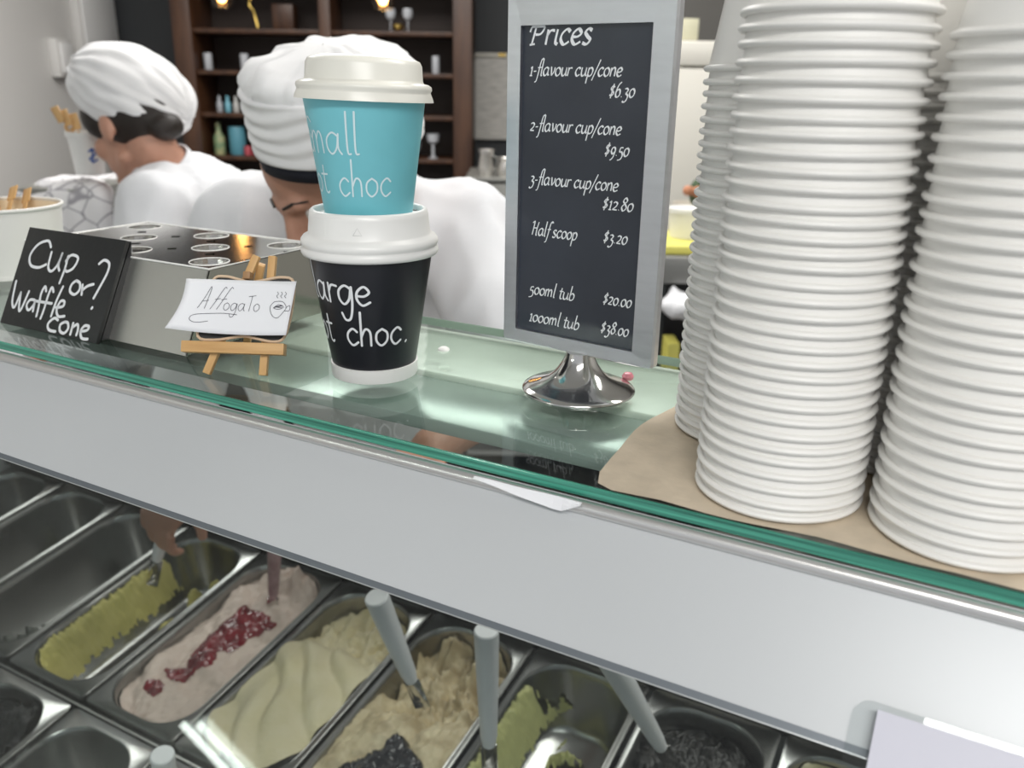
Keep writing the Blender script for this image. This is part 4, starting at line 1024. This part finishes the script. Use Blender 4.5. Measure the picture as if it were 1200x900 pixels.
# coffee machine group on a bench
t, o = fthing('coffee_machine', 3.6, -.11, .95, 'stacked grey steel coffee machine between the chef shoulder and price stand', 'machine')
mg = mat('machine_grey', (.28, .28, .26), .35, .6)
fbox('body', 3.45, 3.85, -.200, .12, .95, 1.225, mg, t, o, .01); fbox('top_tray', 3.43, 3.87, -.200, .12, 1.232, 1.245, mg, t, o, .003)
for r, h in ((-.12, .10), (-.045, .07)):
    q = thing('milk_jug', 'steel jug on top of the coffee machine, %s one' % ('taller' if h > .08 else 'shorter'), 'jug', tuple(fr(3.55, r, 1.245)))
    lathe('vessel', [(0, 0), (.028, 0), (.034, h * .3), (.026, h * .8), (.034, h), (.031, h), (.023, h * .8), (.0, .01)], mat('jug_steel', (.6, .58, .55), .25, .8), q, 28)
    tubeo('handle', [(.028, 0, h * .8), (.05, 0, h * .7), (.048, 0, h * .35), (.03, 0, h * .25)], .003, mg, q, 8)
# back bench running behind the chefs
t, o = fthing('work_bench', 3.2, .2, 0, 'long steel work bench behind the chefs', 'bench')
fbox('bench_top', 2.95, 3.95, -1.9, 2.6, .91, .95, M_steel, t, o, .004); fbox('lower_shelf', 3.0, 3.9, -1.85, 2.55, .25, .27, M_steel, t, o)
for r in (-1.85, -.4, 1.1, 2.55):
    for f in (3.0, 3.9): fbox('leg', f - .02, f + .02, r - .02, r + .02, 0, .91, M_steel, t, o)
fr_ = fthing('fridge', 3.45, .9, .95, 'cream white upright cabinet behind the white cup stacks', 'cabinet')
t, o = fr_
M_cream = mat('cream_enamel', (.66, .64, .58), .35)
fbox('body', 3.34, 3.75, .575, 1.5, .955, 1.755, M_cream, t, o, .012); fbox('door', 3.30, 3.335, .58, 1.49, .975, 1.66, M_cream, t, o, .008); fbox('top_trim', 3.30, 3.34, .58, 1.49, 1.668, 1.75, M_cream, t, o, .006); fbox('door_handle', 3.27, 3.30, 1.44, 1.455, 1.2, 1.45, M_steel, t, o, .004)
cb = fbox('carton', 3.36, 3.48, .56 + .02, .655, 1.757, 1.83, mat('pale_carton', (.62, .60, .44), .7), None, None, .002); tag(cb, 'pale yellow carton on top of the cream cabinet', 'carton')
pnl = fbox('wall_panel', 4.3, 4.4, .55, 2.6, 1.2, 2.6, mat('grey_wall_panel', (.13, .125, .115), .6), None); tag(pnl, 'dark grey partition panel above the cream cabinet', 'panel')
fbox('partition_leg', 4.3, 4.4, .55, 2.6, 0, 1.2, M_char, pnl, None).matrix_parent_inverse = pnl.matrix_basis.inverted()
# things between stand and cups, nearer bench
t, o = fthing('side_bench', 2.45, .8, 0, 'steel bench with open underside seen between the price stand and the cups', 'bench')
fbox('bench_top', 2.30, 2.75, .36, 1.9, 1.085, 1.16, mat('bench_grey', (.26, .26, .25), .35, .5), t, o, .004); fbox('lower_shelf', 2.35, 2.72, .40, 1.85, .55, .57, M_dark, t, o)
fbox('bench_back', 2.72, 2.75, .36, 1.9, .1, 1.085, M_blackplastic, t, o)
for r in (.40, 1.86):
    for f in (2.33, 2.71): fbox('leg', f - .018, f + .018, r - .018, r + .018, 0, 1.085, M_dark, t, o)
tr = fbox('yellow_tray', 2.32, 2.60, .38, .64, 1.162, 1.185, mat('yellow_plastic', (.75, .70, .16), .4), None, None, .004); tag(tr, 'bright yellow board on the steel side bench', 'board')
t, o = fthing('white_tub', 2.48, .50, 1.186, 'white plastic tub on the yellow board', 'tub'); lathe('vessel', [(0, 0), (.052, 0), (.060, .075), (.056, .075), (.049, .004), (0, .004)], M_paper, t, 32); lathe('lid', [(.062, .070), (.062, .082), (0, .084)], M_lid, t, 32)
t, o = fthing('flower_pot', 3.05, .62, .952, 'small terracotta and green pot before the cream cabinet', 'pot'); lathe('vessel', [(0, 0), (.05, 0), (.065, .26), (.058, .26), (0, .2)], mat('pale_pot', (.55, .50, .42), .6), t, 28)
blob('leaves', [('e', fr(3.05, .635, 1.245), (.028, .02, .05), None), ('e', fr(3.05, .665, 1.26), (.014, .014, .045), None)], .006, mat('dark_leaf', (.05, .09, .04), .6), t, fr(3.05, .62, .952)); 
blob('blossom', [('e', fr(3.03, .635, 1.25), (.022, .018, .022), None), ('e', fr(3.03, .60, 1.255), (.02, .018, .02), None)], .006, mat('terracotta', (.50, .22, .12), .6), t, fr(3.05, .62, .952))
blo = blob('plastic_bag', [('e', fr(2.27, .46, 1.03), (.06, .05, .035), None), ('e', fr(2.27, .52, 1.045), (.06, .04, .03), None), ('c', fr(2.29, .44, 1.06), .02, fr(2.29, .50, 1.0), .03)], .006, M_coat, None, fr(2.3, .48, 1.0), 2, folds(28, .008, 4)); blo.location = fr(2.3, .48, 1.0)
tag(blo, 'crumpled white plastic bag hanging from the side bench', 'bag')
yb = fbox('yellow_box', 2.40, 2.5, .455, .49, .572, .885, mat('yellow_plastic', (.75, .70, .16), .4), None, None, .004); tag(yb, 'upright yellow board on the shelf under the side bench', 'board')
bb = fbox('brown_box', 2.38, 2.55, .50, .80, .572, .80, mat('brown_card', (.16, .09, .05), .7), None, None, .003); tag(bb, 'brown box on the shelf under the side bench', 'box')
# table, cloth-covered machine, white bucket with scoops
t, o = fthing('prep_table', 2.0, -1.5, 0, 'steel prep table under the cloth-covered machine at far left', 'table')
fbox('table_top', 1.86, 2.25, -2.2, -.90, .93, .96, M_steel, t, o, .004)
for r in (-2.15, -.95):
    for f in (1.89, 2.21): fbox('leg', f - .018, f + .018, r - .018, r + .018, 0, .93, M_steel, t, o)
t, o = fthing('covered_machine', 1.97, -.985, .961, 'machine under a white cloth printed with grey triangles', 'machine')
fbox('machine_body', 1.86, 2.10, -1.085, -.905, .961, 1.37, mg, t, o, .02)
mc = D.materials.new('triangle_cloth'); mc.use_nodes = True; nt = mc.node_tree; b = nt.nodes['Principled BSDF']; b.inputs['Roughness'].default_value = .85
tc = nt.nodes.new('ShaderNodeTexCoord'); vo = nt.nodes.new('ShaderNodeTexVoronoi'); vo.feature = 'DISTANCE_TO_EDGE'; vo.inputs['Scale'].default_value = 24
rp = nt.nodes.new('ShaderNodeValToRGB'); rp.color_ramp.elements[0].position = .02; rp.color_ramp.elements[1].position = .05; rp.color_ramp.elements[0].color = (.36, .35, .38, 1); rp.color_ramp.elements[1].color = (.80, .79, .80, 1)
nt.links.new(tc.outputs['Object'], vo.inputs['Vector']); nt.links.new(vo.outputs['Distance'], rp.inputs[0]); nt.links.new(rp.outputs[0], b.inputs['Base Color'])
blob('cloth_cover', [('c', fr(1.90, -1.06, 1.34), .035, fr(1.90, -.92, 1.35), .035), ('c', fr(2.06, -1.06, 1.34), .035, fr(2.06, -.92, 1.35), .035), ('c', fr(1.90, -1.06, 1.34), .035, fr(2.06, -1.06, 1.34), .035), ('c', fr(1.88, -1.07, 1.34), .03, fr(1.86, -1.09, 1.0), .03), ('c', fr(1.88, -.91, 1.35), .03, fr(1.87, -.90, 1.0), .03), ('c', fr(1.88, -.99, 1.34), .03, fr(1.86, -.99, 1.0), .03),
    ('c', fr(2.08, -1.07, 1.34), .03, fr(2.1, -1.08, 1.0), .03), ('c', fr(2.08, -.91, 1.35), .03, fr(2.1, -.9, 1.0), .03), ('e', fr(1.98, -.99, 1.33), (.09, .09, .05), None), ('c', fr(1.88, -1.03, 1.33), .03, fr(1.86, -1.04, 1.0), .03), ('c', fr(1.88, -.95, 1.33), .03, fr(1.86, -.945, 1.0), .03)], .009, mc, t, o, 6, folds(14, .006, 2))
zt = 1.390
t, o = fthing('scoop_bucket', 1.95, -.95, zt, 'white plastic bucket with a blue mark holding wooden scoops at far left', 'bucket')
lathe('vessel', [(0, 0), (.030, 0), (.037, .078), (.041, .080), (.041, .090), (.037, .090), (.028, .004), (0, .004)], M_lid, t, 36)
mb_ = cone_map(.030, 0, .037, .078, .034)
ROTM = Matrix.Rotation(0, 3, 'Z')
ink('blue_mark', [smoothc([V((.012, .050)), V((.020, .054)), V((.026, .046)), V((.019, .040)), V((.012, .034)), V((.020, .028)), V((.028, .032))], 5), smoothc([V((.018, .056)), V((.019, .040)), V((.018, .026))], 5)], .004, mb_, mat('blue_print', (.05, .12, .40), .5), t, raw=True)
for k, (dr_, dz) in enumerate(((-.048, .115), (-.036, .108), (-.022, .100))):
    q = thing('wooden_scoop', ['pale wooden scoop leaning farthest left in the white bucket', 'middle pale wooden scoop in the white bucket', 'most upright wooden scoop in the white bucket'][k], 'scoop', tuple(fr(1.95, -.95, zt + .01)), 0, 'wooden scoops in the white bucket')
    e = RT * dr_ * 1.1 + V((0, 0, dz)) + F * .006 * k; tubeo('handle', [(0, 0, 0), tuple(e * .8)], .0035, M_pine, q); boxo('scoop_blade', tuple(e), (.018, .006, .035), M_pine, q, rot=frame(e, RT), bev=.002)
# pale clutter behind the bent chef's shoulder
for k, (r, z, w_) in enumerate(((-.86, 1.02, .10), (-.74, 1.02, .08))):
    q = fbox('white_container', 3.1, 3.3, r * 1.25 - .1 + .12 * k, r * 1.25 + w_ + .12 * k - .1, .952, 1.13 + .03 * k, M_cream, None, None, .02); tag(q, 'pale container on the work bench between the two chefs, %s one' % ('left' if k == 0 else 'right'), 'container')

# twin tube light hanging over the customers' side (it mirrors in the front glass)
TUBE_A = ((-1.682, -1.226, 2.0), (-1.18, -1.712, 2.0)); TUBE_B = ((-1.606, -1.189, 2.0), (-1.104, -1.675, 2.0))
M_tube = mat('fluorescent_tube', (1, 1, 1), .5, emit=((.9, 1, .92), 14))
tl = thing('tube_light', 'twin fluorescent tube light hung above the customer side of the shop', 'lamp', TUBE_A[0])
for P_a, P_b in (TUBE_A, TUBE_B): tubeo('tube', [V(P_a) - V(TUBE_A[0]), V(P_b) - V(TUBE_A[0])], .010, M_tube, tl, 12)
mid = (V(TUBE_A[0]) + V(TUBE_A[1]) + V(TUBE_B[0]) + V(TUBE_B[1])) / 4 - V(TUBE_A[0]); dd = V(TUBE_A[1]) - V(TUBE_A[0])
boxo('housing', mid + V((0, 0, .035)), (.14, dd.length, .03), M_lid, tl, rot=frame((0, 0, 1), V((dd.y, -dd.x, 0))), bev=.004)
for s_ in (-.4, .4): tubeo('cord', [mid + dd * s_ + V((0, 0, .05)), mid + dd * s_ + V((0, 0, 1.0))], .002, M_blackplastic, tl, 6)
